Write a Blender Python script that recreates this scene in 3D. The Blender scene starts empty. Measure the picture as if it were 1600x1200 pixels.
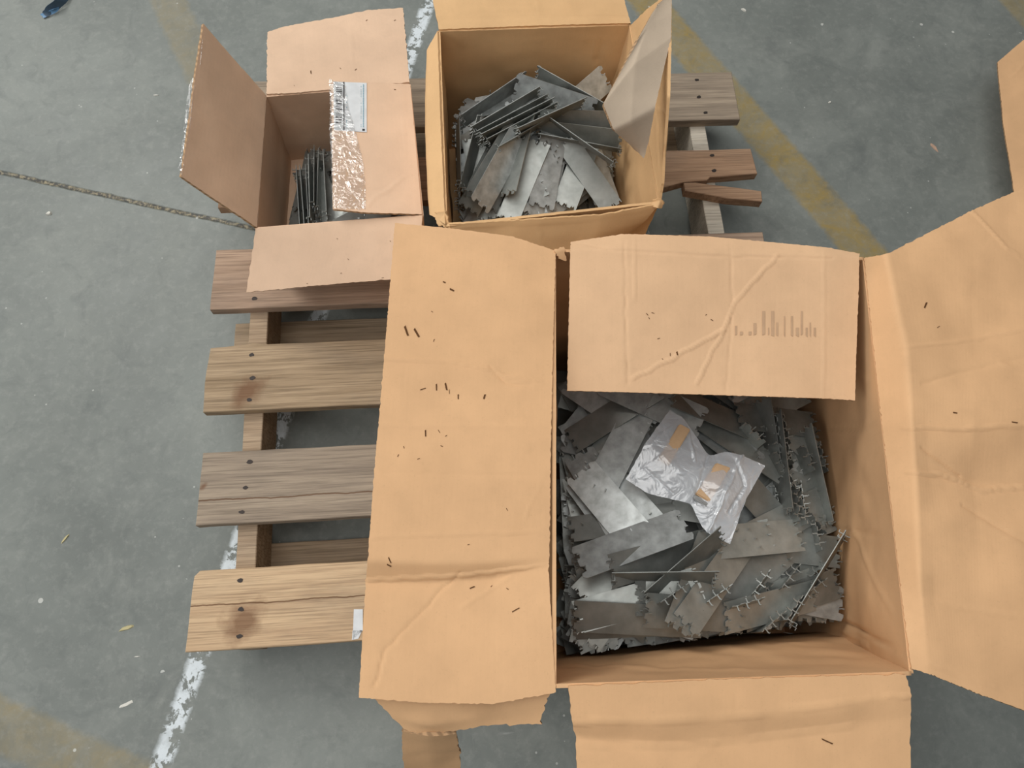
import bpy, bmesh, math, random
import numpy as np
from mathutils import Vector, Matrix, noise
from mathutils.bvhtree import BVHTree

random.seed(7)
scene = bpy.context.scene
col = scene.collection
T = 0.13                                    # height of the pallet's deck above the floor

# ------------------------------------------------------------------ camera
CAM = Vector((0.42800, -1.09638, 1.21537 + T))
CR = Vector((0.99694, -0.06450, 0.04419))
CU = Vector((0.04521, 0.93671, 0.34718))
CF = Vector((0.06378, 0.34411, -0.93676))
FPX = 1200.0
cd = bpy.data.cameras.new('camera')
cam = bpy.data.objects.new('camera', cd)
col.objects.link(cam)
cd.sensor_width = 36.0
cd.lens = FPX / 1600 * 36.0
cd.clip_start = 0.01
m = Matrix.Identity(4)
for i in range(3):
    m[i][0] = CR[i]; m[i][1] = CU[i]; m[i][2] = -CF[i]; m[i][3] = CAM[i]
cam.matrix_world = m
scene.camera = cam

# ------------------------------------------------------------------ world, lights, exposure
scene.view_settings.view_transform = 'Standard'
scene.view_settings.look = 'None'
scene.view_settings.gamma = 1.0
scene.view_settings.exposure = -0.17
scene.view_settings.use_curve_mapping = False
world = bpy.data.worlds.new('world')
scene.world = world
world.use_nodes = True
wn = world.node_tree.nodes['Background']
wn.inputs[0].default_value = (0.97, 0.98, 1.0, 1)
wn.inputs[1].default_value = 0.17


def area(name, loc, target, sx, sy, power, color):
    d = bpy.data.lights.new(name, 'AREA')
    d.shape = 'RECTANGLE'; d.size = sx; d.size_y = sy; d.energy = power; d.color = color
    o = bpy.data.objects.new(name, d)
    col.objects.link(o)
    o.location = loc
    o.rotation_euler = (Vector(target) - Vector(loc)).to_track_quat('-Z', 'Y').to_euler()
    return o


area('skylight_lamp', (-1.9, 1.9, 3.6), (0.4, -0.4, 0), 1.3, 1.8, 100, (1.0, 0.985, 0.95))
area('overhead_skylight_lamp', (-0.2, -0.4, 4.3), (0.4, -0.5, 0), 4.5, 3.0, 118, (1.0, 0.985, 0.96))
area('doorway_lamp', (-3.2, -2.0, 2.4), (0.2, -0.6, 0), 2.0, 2.0, 55, (0.97, 0.99, 1.0))


# ------------------------------------------------------------------ helpers
def at(px, py, h):
    """the point of the place at height h above the pallet deck seen at (px, py)"""
    d = CF + CR * ((px - 800) / FPX) - CU * ((py - 600) / FPX)
    return CAM + d * ((h + T - CAM.z) / d.z)


def proj(p):
    d = Vector(p) - CAM
    z = d.dot(CF)
    return 800 + FPX * d.dot(CR) / z, 600 - FPX * d.dot(CU) / z


def lin(c):
    return tuple(((v / 255) / 12.92 if v / 255 <= 0.04045 else ((v / 255 + 0.055) / 1.055) ** 2.4) for v in c) + (1,)


def link(o, parent=None):
    col.objects.link(o)
    if parent is not None:
        o.parent = parent
        o.matrix_parent_inverse = parent.matrix_world.inverted()
    return o


def thing(name, label, cat, loc, group=None):
    o = bpy.data.objects.new(name, None)
    o.empty_display_size = 0.05
    col.objects.link(o)
    o.location = loc
    bpy.context.view_layer.update()
    o['label'] = label; o['category'] = cat
    if group: o['group'] = group
    return o


def tag(o, label, cat, group=None, kind=None):
    o['label'] = label; o['category'] = cat
    if group: o['group'] = group
    if kind: o['kind'] = kind
    return o


def mesh_obj(name, verts, faces, mats, parent=None, smooth=True, midx=None, uvs=None):
    me = bpy.data.meshes.new(name)
    me.from_pydata([tuple(v) for v in verts], [], faces)
    for mt in mats: me.materials.append(mt)
    if midx is not None: me.polygons.foreach_set('material_index', midx)
    if smooth: me.polygons.foreach_set('use_smooth', [True] * len(me.polygons))
    if uvs is not None:
        ul = me.uv_layers.new(name='UVMap')
        li = np.zeros(len(me.loops), dtype=np.int32)
        me.loops.foreach_get('vertex_index', li)
        ul.data.foreach_set('uv', np.asarray(uvs, dtype=np.float32)[li].ravel())
    me.update()
    return link(bpy.data.objects.new(name, me), parent)


# ------------------------------------------------------------------ materials
class NT:
    def __init__(s, name):
        s.m = bpy.data.materials.new(name); s.m.use_nodes = True
        s.t = s.m.node_tree; s.b = s.t.nodes['Principled BSDF']; s.out = s.t.nodes['Material Output']

    def n(s, typ, **kw):
        nd = s.t.nodes.new(typ)
        for k, v in kw.items():
            if hasattr(nd, k): setattr(nd, k, v)
        return nd

    def l(s, a, b): s.t.links.new(a, b)

    def put(s, sock, v):
        if isinstance(v, bpy.types.NodeSocket): s.l(v, sock)
        else: sock.default_value = v

    def math(s, op, a, b=None, c=None, clamp=False):
        nd = s.n('ShaderNodeMath', operation=op); nd.use_clamp = clamp
        s.put(nd.inputs[0], a)
        if b is not None: s.put(nd.inputs[1], b)
        if c is not None: s.put(nd.inputs[2], c)
        return nd.outputs[0]

    def mix(s, f, a, b, typ='MIX'):
        nd = s.n('ShaderNodeMix', data_type='RGBA', blend_type=typ)
        s.put(nd.inputs[0], f); s.put(nd.inputs[6], a); s.put(nd.inputs[7], b)
        return nd.outputs[2]

    def noise(s, vec, scale, detail=4, rough=.55, dist=0):
        nd = s.n('ShaderNodeTexNoise')
        s.l(vec, nd.inputs['Vector'])
        nd.inputs['Scale'].default_value = scale; nd.inputs['Detail'].default_value = detail
        nd.inputs['Roughness'].default_value = rough; nd.inputs['Distortion'].default_value = dist
        return nd.outputs['Fac']

    def ramp(s, fac, lo, hi, a=0.0, b=1.0):
        nd = s.n('ShaderNodeMapRange'); nd.clamp = True
        s.put(nd.inputs[0], fac)
        for i, v in zip((1, 2, 3, 4), (lo, hi, a, b)): nd.inputs[i].default_value = v
        return nd.outputs[0]

    def obj(s, scale=None):
        tc = s.n('ShaderNodeTexCoord').outputs['Object']
        if scale is None: return tc
        mp = s.n('ShaderNodeMapping'); s.l(tc, mp.inputs[0]); mp.inputs['Scale'].default_value = scale
        return mp.outputs[0]

    def uv(s, scale=None):
        tc = s.n('ShaderNodeTexCoord').outputs['UV']
        if scale is None: return tc
        mp = s.n('ShaderNodeMapping'); s.l(tc, mp.inputs[0]); mp.inputs['Scale'].default_value = scale
        return mp.outputs[0]

    def bump(s, h, strength, dist, prev=None):
        nd = s.n('ShaderNodeBump'); s.put(nd.inputs['Height'], h)
        nd.inputs['Strength'].default_value = strength; nd.inputs['Distance'].default_value = dist
        if prev is not None: s.l(prev, nd.inputs['Normal'])
        return nd.outputs[0]


def cardboard(name, c, dark=0.93, flute='u'):
    k = NT(name)
    o = k.obj(); u = k.uv()
    base = lin(c)
    dk = tuple(v * dark for v in base[:3]) + (1,)
    lt = tuple(min(1, v * 1.07) for v in base[:3]) + (1,)
    n1 = k.noise(o, 9, 5, .6)
    c1 = k.mix(k.ramp(n1, .35, .7), dk, lt)
    n2 = k.noise(o, 420, 2, .6)
    c2 = k.mix(k.ramp(n2, .62, .8, 0, .25), c1, tuple(v * .62 for v in base[:3]) + (1,))
    st = k.noise(k.uv((600, 14, 1) if flute == 'u' else (14, 600, 1)), 1, 2, .5)
    c2 = k.mix(k.ramp(k.noise(o, 34, 5, .7), .5, .78, 0, .22), c2, tuple(v * .72 for v in base[:3]) + (1,))
    c3 = k.mix(k.ramp(st, .4, .8, 0, .06), c2, tuple(v * .72 for v in base[:3]) + (1,))
    k.l(c3, k.b.inputs['Base Color'])
    k.b.inputs['Roughness'].default_value = .72
    k.b.inputs['Specular IOR Level'].default_value = .25
    w = k.n('ShaderNodeTexWave', bands_direction='X' if flute == 'u' else 'Y')
    k.l(u, w.inputs[0]); w.inputs['Scale'].default_value = 45
    b = k.bump(w.outputs['Fac'], .05, .0004)
    b = k.bump(k.noise(o, 18, 3, .5), .13, .003, b)
    b = k.bump(k.noise(o, 160, 3, .6), .2, .0006, b)
    k.l(b, k.b.inputs['Normal'])
    return k.m


def card_edge(name, c):
    k = NT(name)
    w = k.n('ShaderNodeTexWave', bands_direction='DIAGONAL')
    k.l(k.uv(), w.inputs[0]); w.inputs['Scale'].default_value = 62; w.inputs['Distortion'].default_value = 1.0
    b = lin(c)
    k.l(k.mix(k.ramp(w.outputs['Fac'], .2, .75), tuple(v * .62 for v in b[:3]) + (1,), b), k.b.inputs['Base Color'])
    k.b.inputs['Roughness'].default_value = .9
    return k.m


def plain(name, c, rough=.6, metal=0.0, spec=.5):
    k = NT(name)
    k.l(k.mix(k.ramp(k.noise(k.obj(), 60, 3), .35, .7), tuple(v * .88 for v in lin(c)[:3]) + (1,), lin(c)), k.b.inputs['Base Color'])
    k.b.inputs['Roughness'].default_value = rough; k.b.inputs['Metallic'].default_value = metal
    k.b.inputs['Specular IOR Level'].default_value = spec
    return k.m


def wood(name, c1, c2, knots=(), crack=None, seed=0.0):
    """grain along x; knots are (x, y, radius) stains of the timber, crack a y value of a split"""
    k = NT(name)
    tc = k.obj()
    mp = k.n('ShaderNodeMapping'); k.l(tc, mp.inputs[0])
    mp.inputs['Scale'].default_value = (1.8, 34, 34); mp.inputs['Location'].default_value = (seed, seed * 1.7, 0)
    v = mp.outputs[0]
    n = k.noise(v, 2.2, 6, .62, .6)
    c = k.mix(k.ramp(n, .3, .68), lin(c2), lin(c1))
    mp2 = k.n('ShaderNodeMapping'); k.l(tc, mp2.inputs[0]); mp2.inputs['Scale'].default_value = (7, 330, 60)
    f = k.noise(mp2.outputs[0], 1.2, 3, .7)
    c = k.mix(k.ramp(f, .46, .68, 0, .6), c, tuple(x * .45 for x in lin(c2)[:3]) + (1,))
    bl = k.noise(k.obj((3, 6, 3)), 2.3, 4)
    c = k.mix(k.ramp(bl, .5, .75, 0, .35), c, lin((118, 108, 98)))
    sp = k.n('ShaderNodeSeparateXYZ'); k.l(tc, sp.inputs[0])
    wob = k.noise(k.obj((1, 1, 1)), 30, 4)
    for (kx, ky, kr) in knots:
        dx = k.math('SUBTRACT', sp.outputs[0], kx); dy = k.math('SUBTRACT', sp.outputs[1], ky)
        dx = k.math('MULTIPLY', k.math('SUBTRACT', dx, k.math('MULTIPLY', dy, .45)), .8)
        d = k.math('SQRT', k.math('ADD', k.math('MULTIPLY', dx, dx), k.math('MULTIPLY', k.math('MULTIPLY', dy, dy), .55)))
        d = k.math('ADD', d, k.math('MULTIPLY', k.math('SUBTRACT', wob, .5), kr * 1.6))
        c = k.mix(k.ramp(d, kr * .25, kr, .75, 0), c, lin((112, 78, 56)))
    if crack is not None:
        dy = k.math('SUBTRACT', sp.outputs[1], crack)
        wb = k.noise(k.obj((12, .01, .01)), 1, 4, .6)
        dy = k.math('ABSOLUTE', k.math('ADD', dy, k.math('MULTIPLY', k.math('SUBTRACT', wb, .5), .012)))
        c = k.mix(k.ramp(dy, .0004, .0016, .85, 0), c, lin((96, 66, 44)))
    k.l(c, k.b.inputs['Base Color'])
    k.b.inputs['Roughness'].default_value = .82
    k.b.inputs['Specular IOR Level'].default_value = .2
    b = k.bump(f, .5, .001); b = k.bump(n, .3, .002, b)
    k.l(b, k.b.inputs['Normal'])
    return k.m


M = {}
M['card1'] = cardboard('kraft_pale_pinkish', (222, 190, 161))
M['card2'] = cardboard('kraft_yellow_brown', (218, 178, 130))
M['card3'] = cardboard('kraft_orange_brown', (217, 174, 130))
M['card3b'] = cardboard('kraft_pale_outer', (221, 182, 143))
M['grey_card'] = cardboard('kraft_greyish_outer', (200, 182, 160))
M['edge'] = card_edge('corrugated_edge', (182, 148, 112))
M['hole'] = plain('puncture_dark', (98, 68, 44), .9, 0, .1)
M['nail'] = plain('nail_dark_iron', (58, 50, 46), .6, .4)
M['paper'] = plain('white_paper', (222, 226, 228), .5)
M['ink'] = plain('label_ink', (42, 44, 48), .6)
M['blueink'] = plain('label_blue_ink', (120, 168, 184), .6)
M['print'] = plain('faded_print_brown', (198, 163, 130), .75, 0, .2)
M['foam'] = plain('tan_foam', (205, 172, 134), .85)

def steel(name, lo, hi, metal, r0, r1, sc):
    k = NT(name)
    nn = k.noise(k.obj((1, 1, 1)), sc, 4)
    c = k.mix(k.ramp(nn, .35, .7), lin(lo), lin(hi))
    rnd = k.n('ShaderNodeObjectInfo').outputs['Random']
    g = k.n('ShaderNodeMapRange'); k.l(rnd, g.inputs[0]); g.inputs[3].default_value = .72; g.inputs[4].default_value = 1.2
    hv = k.n('ShaderNodeHueSaturation'); k.l(g.outputs[0], hv.inputs['Value']); k.l(c, hv.inputs['Color'])
    k.l(hv.outputs[0], k.b.inputs['Base Color'])
    k.b.inputs['Metallic'].default_value = metal
    k.l(k.ramp(k.noise(k.obj(), 90, 3), .3, .7, r0, r1), k.b.inputs['Roughness'])
    return k.m


M['steel'] = steel('plate_steel', (132, 136, 132), (154, 157, 153), .42, .30, .44, 40)
M['steel_dusty'] = steel('plate_steel_dusty', (150, 154, 152), (190, 195, 194), .35, .36, .5, 55)


def film(name, c, clear, milk, rough=.15, wr=60, bs=.8, dist=.003):
    """thin plastic: mostly clear, a little milky, glossy where it faces the lamps"""
    k = NT(name)
    b = k.bump(k.noise(k.obj((1, 1, 1)), wr, 3, .5, .8), bs, dist)
    tr = k.n('ShaderNodeBsdfTransparent'); tr.inputs[0].default_value = (.97, .97, .97, 1)
    df = k.n('ShaderNodeBsdfDiffuse'); df.inputs[0].default_value = lin(c); k.l(b, df.inputs['Normal'])
    gl = k.n('ShaderNodeBsdfGlossy'); gl.inputs[0].default_value = (1, 1, 1, 1); gl.inputs['Roughness'].default_value = rough; k.l(b, gl.inputs['Normal'])
    m1 = k.n('ShaderNodeMixShader'); k.l(df.outputs[0], m1.inputs[1]); k.l(gl.outputs[0], m1.inputs[2]); m1.inputs[0].default_value = 1 - milk
    m2 = k.n('ShaderNodeMixShader'); k.l(tr.outputs[0], m2.inputs[1]); k.l(m1.outputs[0], m2.inputs[2]); m2.inputs[0].default_value = 1 - clear
    k.l(m2.outputs[0], k.out.inputs[0])
    return k.m


M['tape'] = film('clear_packing_tape', (236, 232, 226), .72, .25, .16, 75, 1.0, .008)
M['bag'] = film('milky_clear_plastic', (228, 234, 240), .52, .78, .2, 40, .8, .006)


# ------------------------------------------------------------------ panels of corrugated board
def seg_dist(x, y, pts):
    """distance to the nearest segment of a polyline and the side it lies on"""
    best = np.full(x.shape, 1e9); side = np.ones(x.shape)
    for (x0, y0), (x1, y1) in zip(pts[:-1], pts[1:]):
        dx, dy = x1 - x0, y1 - y0
        L = dx * dx + dy * dy + 1e-9
        t = np.clip(((x - x0) * dx + (y - y0) * dy) / L, 0, 1)
        d = np.hypot(x - x0 - t * dx, y - y0 - t * dy)
        s = np.sign((x - x0) * dy - (y - y0) * dx)
        c = d < best
        best = np.where(c, d, best); side = np.where(c, s, side)
    return best, side


def panel_data(ctrl, step=.004, th=.004, creases=(), warp=.0015, ragged=.0008, seed=0, flip=False, bulge=0.0, cut=15, rim=False):
    ctrl = [[Vector(p) for p in r] for r in ctrl]
    R, Cn = len(ctrl), len(ctrl[0])
    rl = [max((ctrl[i + 1][j] - ctrl[i][j]).length for j in range(Cn)) for i in range(R - 1)]
    cl = [max((ctrl[i][j + 1] - ctrl[i][j]).length for i in range(R)) for j in range(Cn - 1)]
    rows = []; cols = []
    for i, L in enumerate(rl):
        n = max(1, int(math.ceil(L / step)))
        rows += [(i, q / n) for q in range(n)]
    rows.append((R - 2, 1.0))
    for j, L in enumerate(cl):
        n = max(1, int(math.ceil(L / step)))
        cols += [(j, q / n) for q in range(n)]
    cols.append((Cn - 2, 1.0))
    nr, nc = len(rows), len(cols)
    P = np.zeros((nr, nc, 3)); UVc = np.zeros((nr, nc, 2))
    rc = np.cumsum([0] + rl); cc = np.cumsum([0] + cl)
    A = np.array([[list(p) for p in r] for r in ctrl])
    for a, (i, t) in enumerate(rows):
        for b, (j, s) in enumerate(cols):
            P[a, b] = (A[i, j] * (1 - t) * (1 - s) + A[i, j + 1] * (1 - t) * s + A[i + 1, j] * t * (1 - s) + A[i + 1, j + 1] * t * s)
            UVc[a, b] = (cc[j] + s * cl[j], rc[i] + t * rl[i])
    # soften folds a little along both directions
    for _ in range(2):
        Q = P.copy()
        Q[1:-1] = P[1:-1] * .5 + (P[:-2] + P[2:]) * .25
        Q[:, 1:-1] = Q[:, 1:-1] * .5 + (Q[:, :-2] + Q[:, 2:]) * .25
        P = Q

    def normals(P):
        du = np.gradient(P, axis=1); dv = np.gradient(P, axis=0)
        n = np.cross(du, dv)
        return n / (np.linalg.norm(n, axis=2, keepdims=True) + 1e-12)
    N = normals(P)
    if N[..., 2].mean() < 0: N = -N
    if flip: N = -N
    # image-space distances are only used here to lay the creases out
    D = np.zeros((nr, nc))
    if creases:
        v = P - np.array(CAM)
        z = v @ np.array(CF)
        X = 800 + FPX * (v @ np.array(CR)) / z; Y = 600 - FPX * (v @ np.array(CU)) / z
        wob = np.array([[noise.noise(Vector((X[a, b] * .05, Y[a, b] * .05, seed))) for b in range(nc)] for a in range(nr)])
        for cr in creases:
            pts, amp, w = cr[:3]; kind = cr[3] if len(cr) > 3 else 'ridge'
            d, s = seg_dist(X + wob * 2.2, Y + wob * 2.2, pts)
            if kind == 'ridge': D += amp * np.exp(-(d / w) ** 2)
            elif kind == 'pair': D += amp * np.exp(-(d / w) ** 2) - amp * .7 * np.exp(-((d * s - w * 1.7) / w) ** 2)
            else: D += amp * np.exp(-(d / w)) * s
    if warp:
        ua = np.linspace(0, 1, nc)[None, :] + np.zeros((nr, 1)); va = np.linspace(0, 1, nr)[:, None] + np.zeros((1, nc))
        fade = np.ones((nr, nc))
        for bit, e in ((1, ua), (2, 1 - ua), (4, va), (8, 1 - va)):
            if not (cut & bit) and not (rim and bit != 4): fade = np.minimum(fade, e * 5)
        D *= fade
        for a in range(nr):
            for b in range(nc):
                p = Vector(P[a, b])
                D[a, b] += fade[a, b] * warp * (noise.noise(p * 9 + Vector((seed, 0, 0))) * 1.6 + .5 * noise.noise(p * 28 + Vector((0, seed, 0))))
    ut = np.linspace(0, 1, nc)[None, :]; vt = np.linspace(0, 1, nr)[:, None]
    if bulge: D += bulge * np.sin(np.pi * ut) * np.sin(np.pi * vt)
    P = P + N * D[..., None]
    if ragged:
        for a in range(nr):
            for b in (0, nc - 1):
                q = P[a, 1] - P[a, 0] if b == 0 else P[a, -1] - P[a, -2]
                q = q / (np.linalg.norm(q) + 1e-9)
                P[a, b] += q * ragged * (noise.noise(Vector((a * .35, b, seed))) + .6 * noise.noise(Vector((a * .9, b, seed + 3))))
        for b in range(nc):
            for a in (0, nr - 1):
                q = P[1, b] - P[0, b] if a == 0 else P[-1, b] - P[-2, b]
                q = q / (np.linalg.norm(q) + 1e-9)
                P[a, b] += q * ragged * (noise.noise(Vector((b * .35, a, seed + 7))) + .6 * noise.noise(Vector((b * .9, a, seed + 9))))
    N = normals(P)
    if (N[..., 2].mean() < 0) != flip: N = -N
    top = P + N * th / 2; bot = P - N * th / 2
    V = np.concatenate([top.reshape(-1, 3), bot.reshape(-1, 3)])
    UV = np.concatenate([UVc.reshape(-1, 2)] * 2)
    F = []; MI = []
    o = nr * nc
    for a in range(nr - 1):
        for b in range(nc - 1):
            i = a * nc + b
            F.append((i, i + 1, i + nc + 1, i + nc)); MI.append(0)
            F.append((o + i, o + i + nc, o + i + nc + 1, o + i + 1)); MI.append(2)
    # rim with its own vertices so that it shades flat
    loop = [b for b in range(nc)] + [a * nc + nc - 1 for a in range(1, nr)] + [(nr - 1) * nc + b for b in range(nc - 2, -1, -1)] + [a * nc for a in range(nr - 2, 0, -1)]
    base = len(V)
    ex = []; eu = []
    acc = 0
    for q, i in enumerate(loop):
        ex += [V[i], V[o + i]]
        if q: acc += float(np.linalg.norm(V[i] - V[loop[q - 1]]))
        eu += [(acc, 0), (acc, .003)]
    V = np.concatenate([V, np.array(ex)]); UV = np.concatenate([UV, np.array(eu)])
    L = len(loop)
    for q in range(L):
        a, b = base + 2 * q, base + 2 * ((q + 1) % L)
        side = 4 if q < nc - 1 else 2 if q < nc + nr - 2 else 8 if q < 2 * nc + nr - 3 else 1
        F.append((a, a + 1, b + 1, b)); MI.append(1 if side & cut else 0)
    return V, F, MI, UV


def panel(name, ctrl, mats, parent, **kw):
    V, F, MI, UV = panel_data(ctrl, **kw)
    if len(mats) == 2: mats = [mats[0], mats[1], mats[0]]
    o = mesh_obj(name, V, F, mats, parent, True, MI, UV)
    o.data.calc_loop_triangles()
    return o


def flap(cut, ctrl, mats, parent, **kw):
    return panel('flap', ctrl, mats, parent, cut=cut, **kw)


def torn(ctrl, mats, parent, **kw):
    return panel('torn_edge', ctrl, mats, parent, cut=0, rim=True, **kw)


def joined(name, datas, mats, parent):
    V = []; F = []; MI = []; UV = []
    off = 0
    for v, f, mi, uv in datas:
        V.append(v); UV.append(uv); F += [tuple(i + off for i in q) for q in f]; MI += mi; off += len(v)
    if len(mats) == 2: mats = [mats[0], mats[1], mats[0]]
    return mesh_obj(name, np.concatenate(V), F, mats, parent, True, MI, np.concatenate(UV))


def pxrow(*pts): return [at(*p) for p in pts]


def surf(o):
    """ray caster onto an object's mesh: gives the world point on it seen at (px, py), lifted by eps"""
    mw = o.matrix_world if o.parent is None else o.parent.matrix_world @ o.matrix_parent_inverse @ o.matrix_basis
    vs = [mw @ v.co for v in o.data.vertices]
    bv = BVHTree.FromPolygons(vs, [tuple(p.vertices) for p in o.data.polygons])

    def f(px, py, eps=.0006):
        d = (CF + CR * ((px - 800) / FPX) - CU * ((py - 600) / FPX)).normalized()
        h = bv.ray_cast(CAM, d)
        if h[0] is None: return None
        n = h[1] if h[1].dot(d) < 0 else -h[1]
        return h[0] + n * eps
    return f


def decal(name, onto, quads, mats, parent, sub=1, eps=.0006, midx=None):
    """flat marks that lie on a surface: quads of pixel corners"""
    V = []; F = []; MI = []
    f = onto
    for qi, q in enumerate(quads):
        n = sub
        g = []
        ok = True
        for a in range(n + 1):
            for b in range(n + 1):
                s, t = b / n, a / n
                x = q[0][0] * (1 - s) * (1 - t) + q[1][0] * s * (1 - t) + q[2][0] * s * t + q[3][0] * (1 - s) * t
                y = q[0][1] * (1 - s) * (1 - t) + q[1][1] * s * (1 - t) + q[2][1] * s * t + q[3][1] * (1 - s) * t
                p = f(x, y, eps if midx is None else eps + .0003 * midx[qi])
                if p is None: ok = False
                g.append(p)
        if not ok: continue
        o = len(V); V += g
        for a in range(n):
            for b in range(n):
                i = o + a * (n + 1) + b
                F.append((i, i + n + 1, i + n + 2, i + 1)); MI.append(midx[qi] if midx else 0)
    return mesh_obj(name, V, F, mats, parent, False, MI)


def mark(o, quads, mat, sub=1, eps=.0006):
    """marks, holes and print that belong to a surface: joined into its own mesh"""
    d = decal('mark', surf(o), quads, [mat], None, sub, eps)
    bm = bmesh.new(); bm.from_mesh(o.data); n = len(bm.faces)
    bm.from_mesh(d.data); bm.faces.ensure_lookup_table()
    o.data.materials.append(mat)
    for f in bm.faces[n:]: f.material_index = len(o.data.materials) - 1
    bm.to_mesh(o.data); bm.free()
    bpy.data.objects.remove(d)


def spots(pts, w=3, l=3):
    out = []
    for p in pts:
        x, y = p[:2]; a = p[2] if len(p) > 2 else random.uniform(0, 3); ll = p[3] if len(p) > 3 else l * random.uniform(.6, 1.3); ww = p[4] if len(p) > 4 else w * .5
        c, s = math.cos(a), math.sin(a)
        out.append([(x + c * u * ll - s * v * ww, y + s * u * ll + c * v * ww) for u, v in ((-.5, -.35), (.5, -.2), (.45, .4), (-.4, .3))])
    return out


# ------------------------------------------------------------------ floor
fk = NT('concrete_floor')
o_ = fk.obj()
n1 = fk.noise(o_, 1.6, 6, .62, .4)
c = fk.mix(fk.ramp(n1, .3, .7), lin((106, 111, 107)), lin((136, 141, 136)))
n2 = fk.noise(o_, 9, 6, .7, .6)
c = fk.mix(fk.ramp(n2, .48, .75, 0, .4), c, lin((156, 159, 153)))
n3 = fk.noise(o_, 5, 5, .7, 1.2)
c = fk.mix(fk.ramp(n3, .56, .8, 0, .5), c, lin((86, 92, 92)))
sep = fk.n('ShaderNodeSeparateXYZ'); fk.l(o_, sep.inputs[0])
FX, FY = sep.outputs[0], sep.outputs[1]


def line_dist(p, q):
    """signed distance to the line through p and q and position along it, as node sockets"""
    d = Vector((q[0] - p[0], q[1] - p[1])); L = d.length; d /= L
    ax = fk.math('SUBTRACT', FX, p[0]); ay = fk.math('SUBTRACT', FY, p[1])
    perp = fk.math('SUBTRACT', fk.math('MULTIPLY', ax, -d.y), fk.math('MULTIPLY', ay, -d.x))
    along = fk.math('ADD', fk.math('MULTIPLY', ax, d.x), fk.math('MULTIPLY', ay, d.y))
    return perp, along, L


def band(perp, along, half, a0, a1, edge=.003, wob=None, wamp=.004):
    ab = fk.math('ABSOLUTE', perp)
    if wob is not None: ab = fk.math('ADD', ab, fk.math('MULTIPLY', fk.math('SUBTRACT', wob, .5), wamp))
    m1 = fk.ramp(ab, half - edge, half + edge, 1, 0)
    m2 = fk.math('MULTIPLY', fk.math('GREATER_THAN', along, a0), fk.math('LESS_THAN', along, a1))
    return fk.math('MULTIPLY', m1, m2)


def fp(x, y): return at(x, y, -T)


wob = fk.noise(o_, 45, 4, .7)
wear = fk.noise(o_, 14, 6, .75, .5)
# worn yellow floor lines
for (a, b, half, a0, a1, op) in [((1105, 110), (1335, 375), .040, -.9, .75, .85), ((262, 0), (315, 110), .036, -.6, .35, .34),
                                 ((0, 1133), (150, 1200), .036, -.5, .8, .42), ((1560, -40), (1640, 50), .05, -.5, .5, .5)]:
    pp, al, L = line_dist(fp(*a), fp(*b))
    mk = band(pp, al, half, a0, a1, .006, wob, .02)
    mk = fk.math('MULTIPLY', mk, fk.ramp(wear, .35, .62, op, op * .45))
    c = fk.mix(mk, c, lin((160, 136, 72)))
# chipped white line
pp, al, L = line_dist(fp(657, 40), fp(285, 1100))
mk = band(pp, al, .0145, -.4, 3, .004, wob, .012)
chip = fk.noise(o_, 38, 5, .7, .4)
mk = fk.math('MULTIPLY', mk, fk.ramp(chip, .50, .54, 1, 0))
c = fk.mix(mk, c, lin((214, 222, 226)))
# sawn joint
pp, al, L = line_dist(fp(0, 270), fp(400, 357))
bend = fk.math('MULTIPLY', fk.math('SUBTRACT', fk.noise(o_, 3.0, 3), .5), .015)
pp = fk.math('ADD', pp, bend)
jm = band(pp, al, .0042, -.5, 3.2, .0018, wob, .006)
jc = fk.mix(fk.ramp(fk.noise(o_, 120, 3, .7), .45, .62), lin((64, 62, 56)), lin((150, 138, 108)))
c = fk.mix(jm, c, jc)
# small light specks and scratches
fine = fk.noise(o_, 60, 5, .75)
c = fk.mix(fk.ramp(fine, .5, .75, 0, .35), c, lin((160, 162, 156)))
c = fk.mix(fk.ramp(fk.noise(o_, 24, 5, .7, .8), .52, .75, 0, .4), c, lin((92, 98, 96)))
vo = fk.n('ShaderNodeTexVoronoi'); fk.l(o_, vo.inputs['Vector']); vo.inputs['Scale'].default_value = 11
sc_ = fk.math('MULTIPLY', fk.math('LESS_THAN', vo.outputs['Distance'], .045), fk.math('GREATER_THAN', fk.noise(o_, 20, 2), .52))
c = fk.mix(fk.math('MULTIPLY', sc_, .7), c, lin((205, 206, 200)))
vo2 = fk.n('ShaderNodeTexVoronoi'); fk.l(o_, vo2.inputs['Vector']); vo2.inputs['Scale'].default_value = 42
s2 = fk.math('MULTIPLY', fk.math('LESS_THAN', vo2.outputs['Distance'], .075), fk.math('GREATER_THAN', fk.noise(o_, 7, 4, .7), .56))
c = fk.mix(fk.math('MULTIPLY', s2, .55), c, lin((196, 198, 192)))
scr2 = fk.noise(fk.obj((5, 90, 1)), 1, 4, .7, .8)
c = fk.mix(fk.ramp(scr2, .70, .76, 0, .3), c, lin((186, 188, 184)))
scr = fk.noise(fk.obj((70, 4, 1)), 1, 4, .7, .4)
c = fk.mix(fk.ramp(scr, .72, .8, 0, .3), c, lin((190, 192, 188)))
fk.l(c, fk.b.inputs['Base Color'])
fk.l(fk.ramp(n2, .3, .7, .42, .6), fk.b.inputs['Roughness'])
fk.b.inputs['Specular IOR Level'].default_value = .35
b = fk.bump(fk.math('MULTIPLY', jm, -1.0), .6, .004)
b = fk.bump(fk.noise(o_, 90, 4, .6), .12, .001, b)
fk.l(b, fk.b.inputs['Normal'])
fl = mesh_obj('floor', [(-5, -4, 0), (6, -4, 0), (6, 5, 0), (-5, 5, 0)], [(0, 1, 2, 3)], [fk.m], None, False)
fl['kind'] = 'structure'
fl['label'] = 'grey concrete floor with worn yellow lines and a chipped white line'

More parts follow.
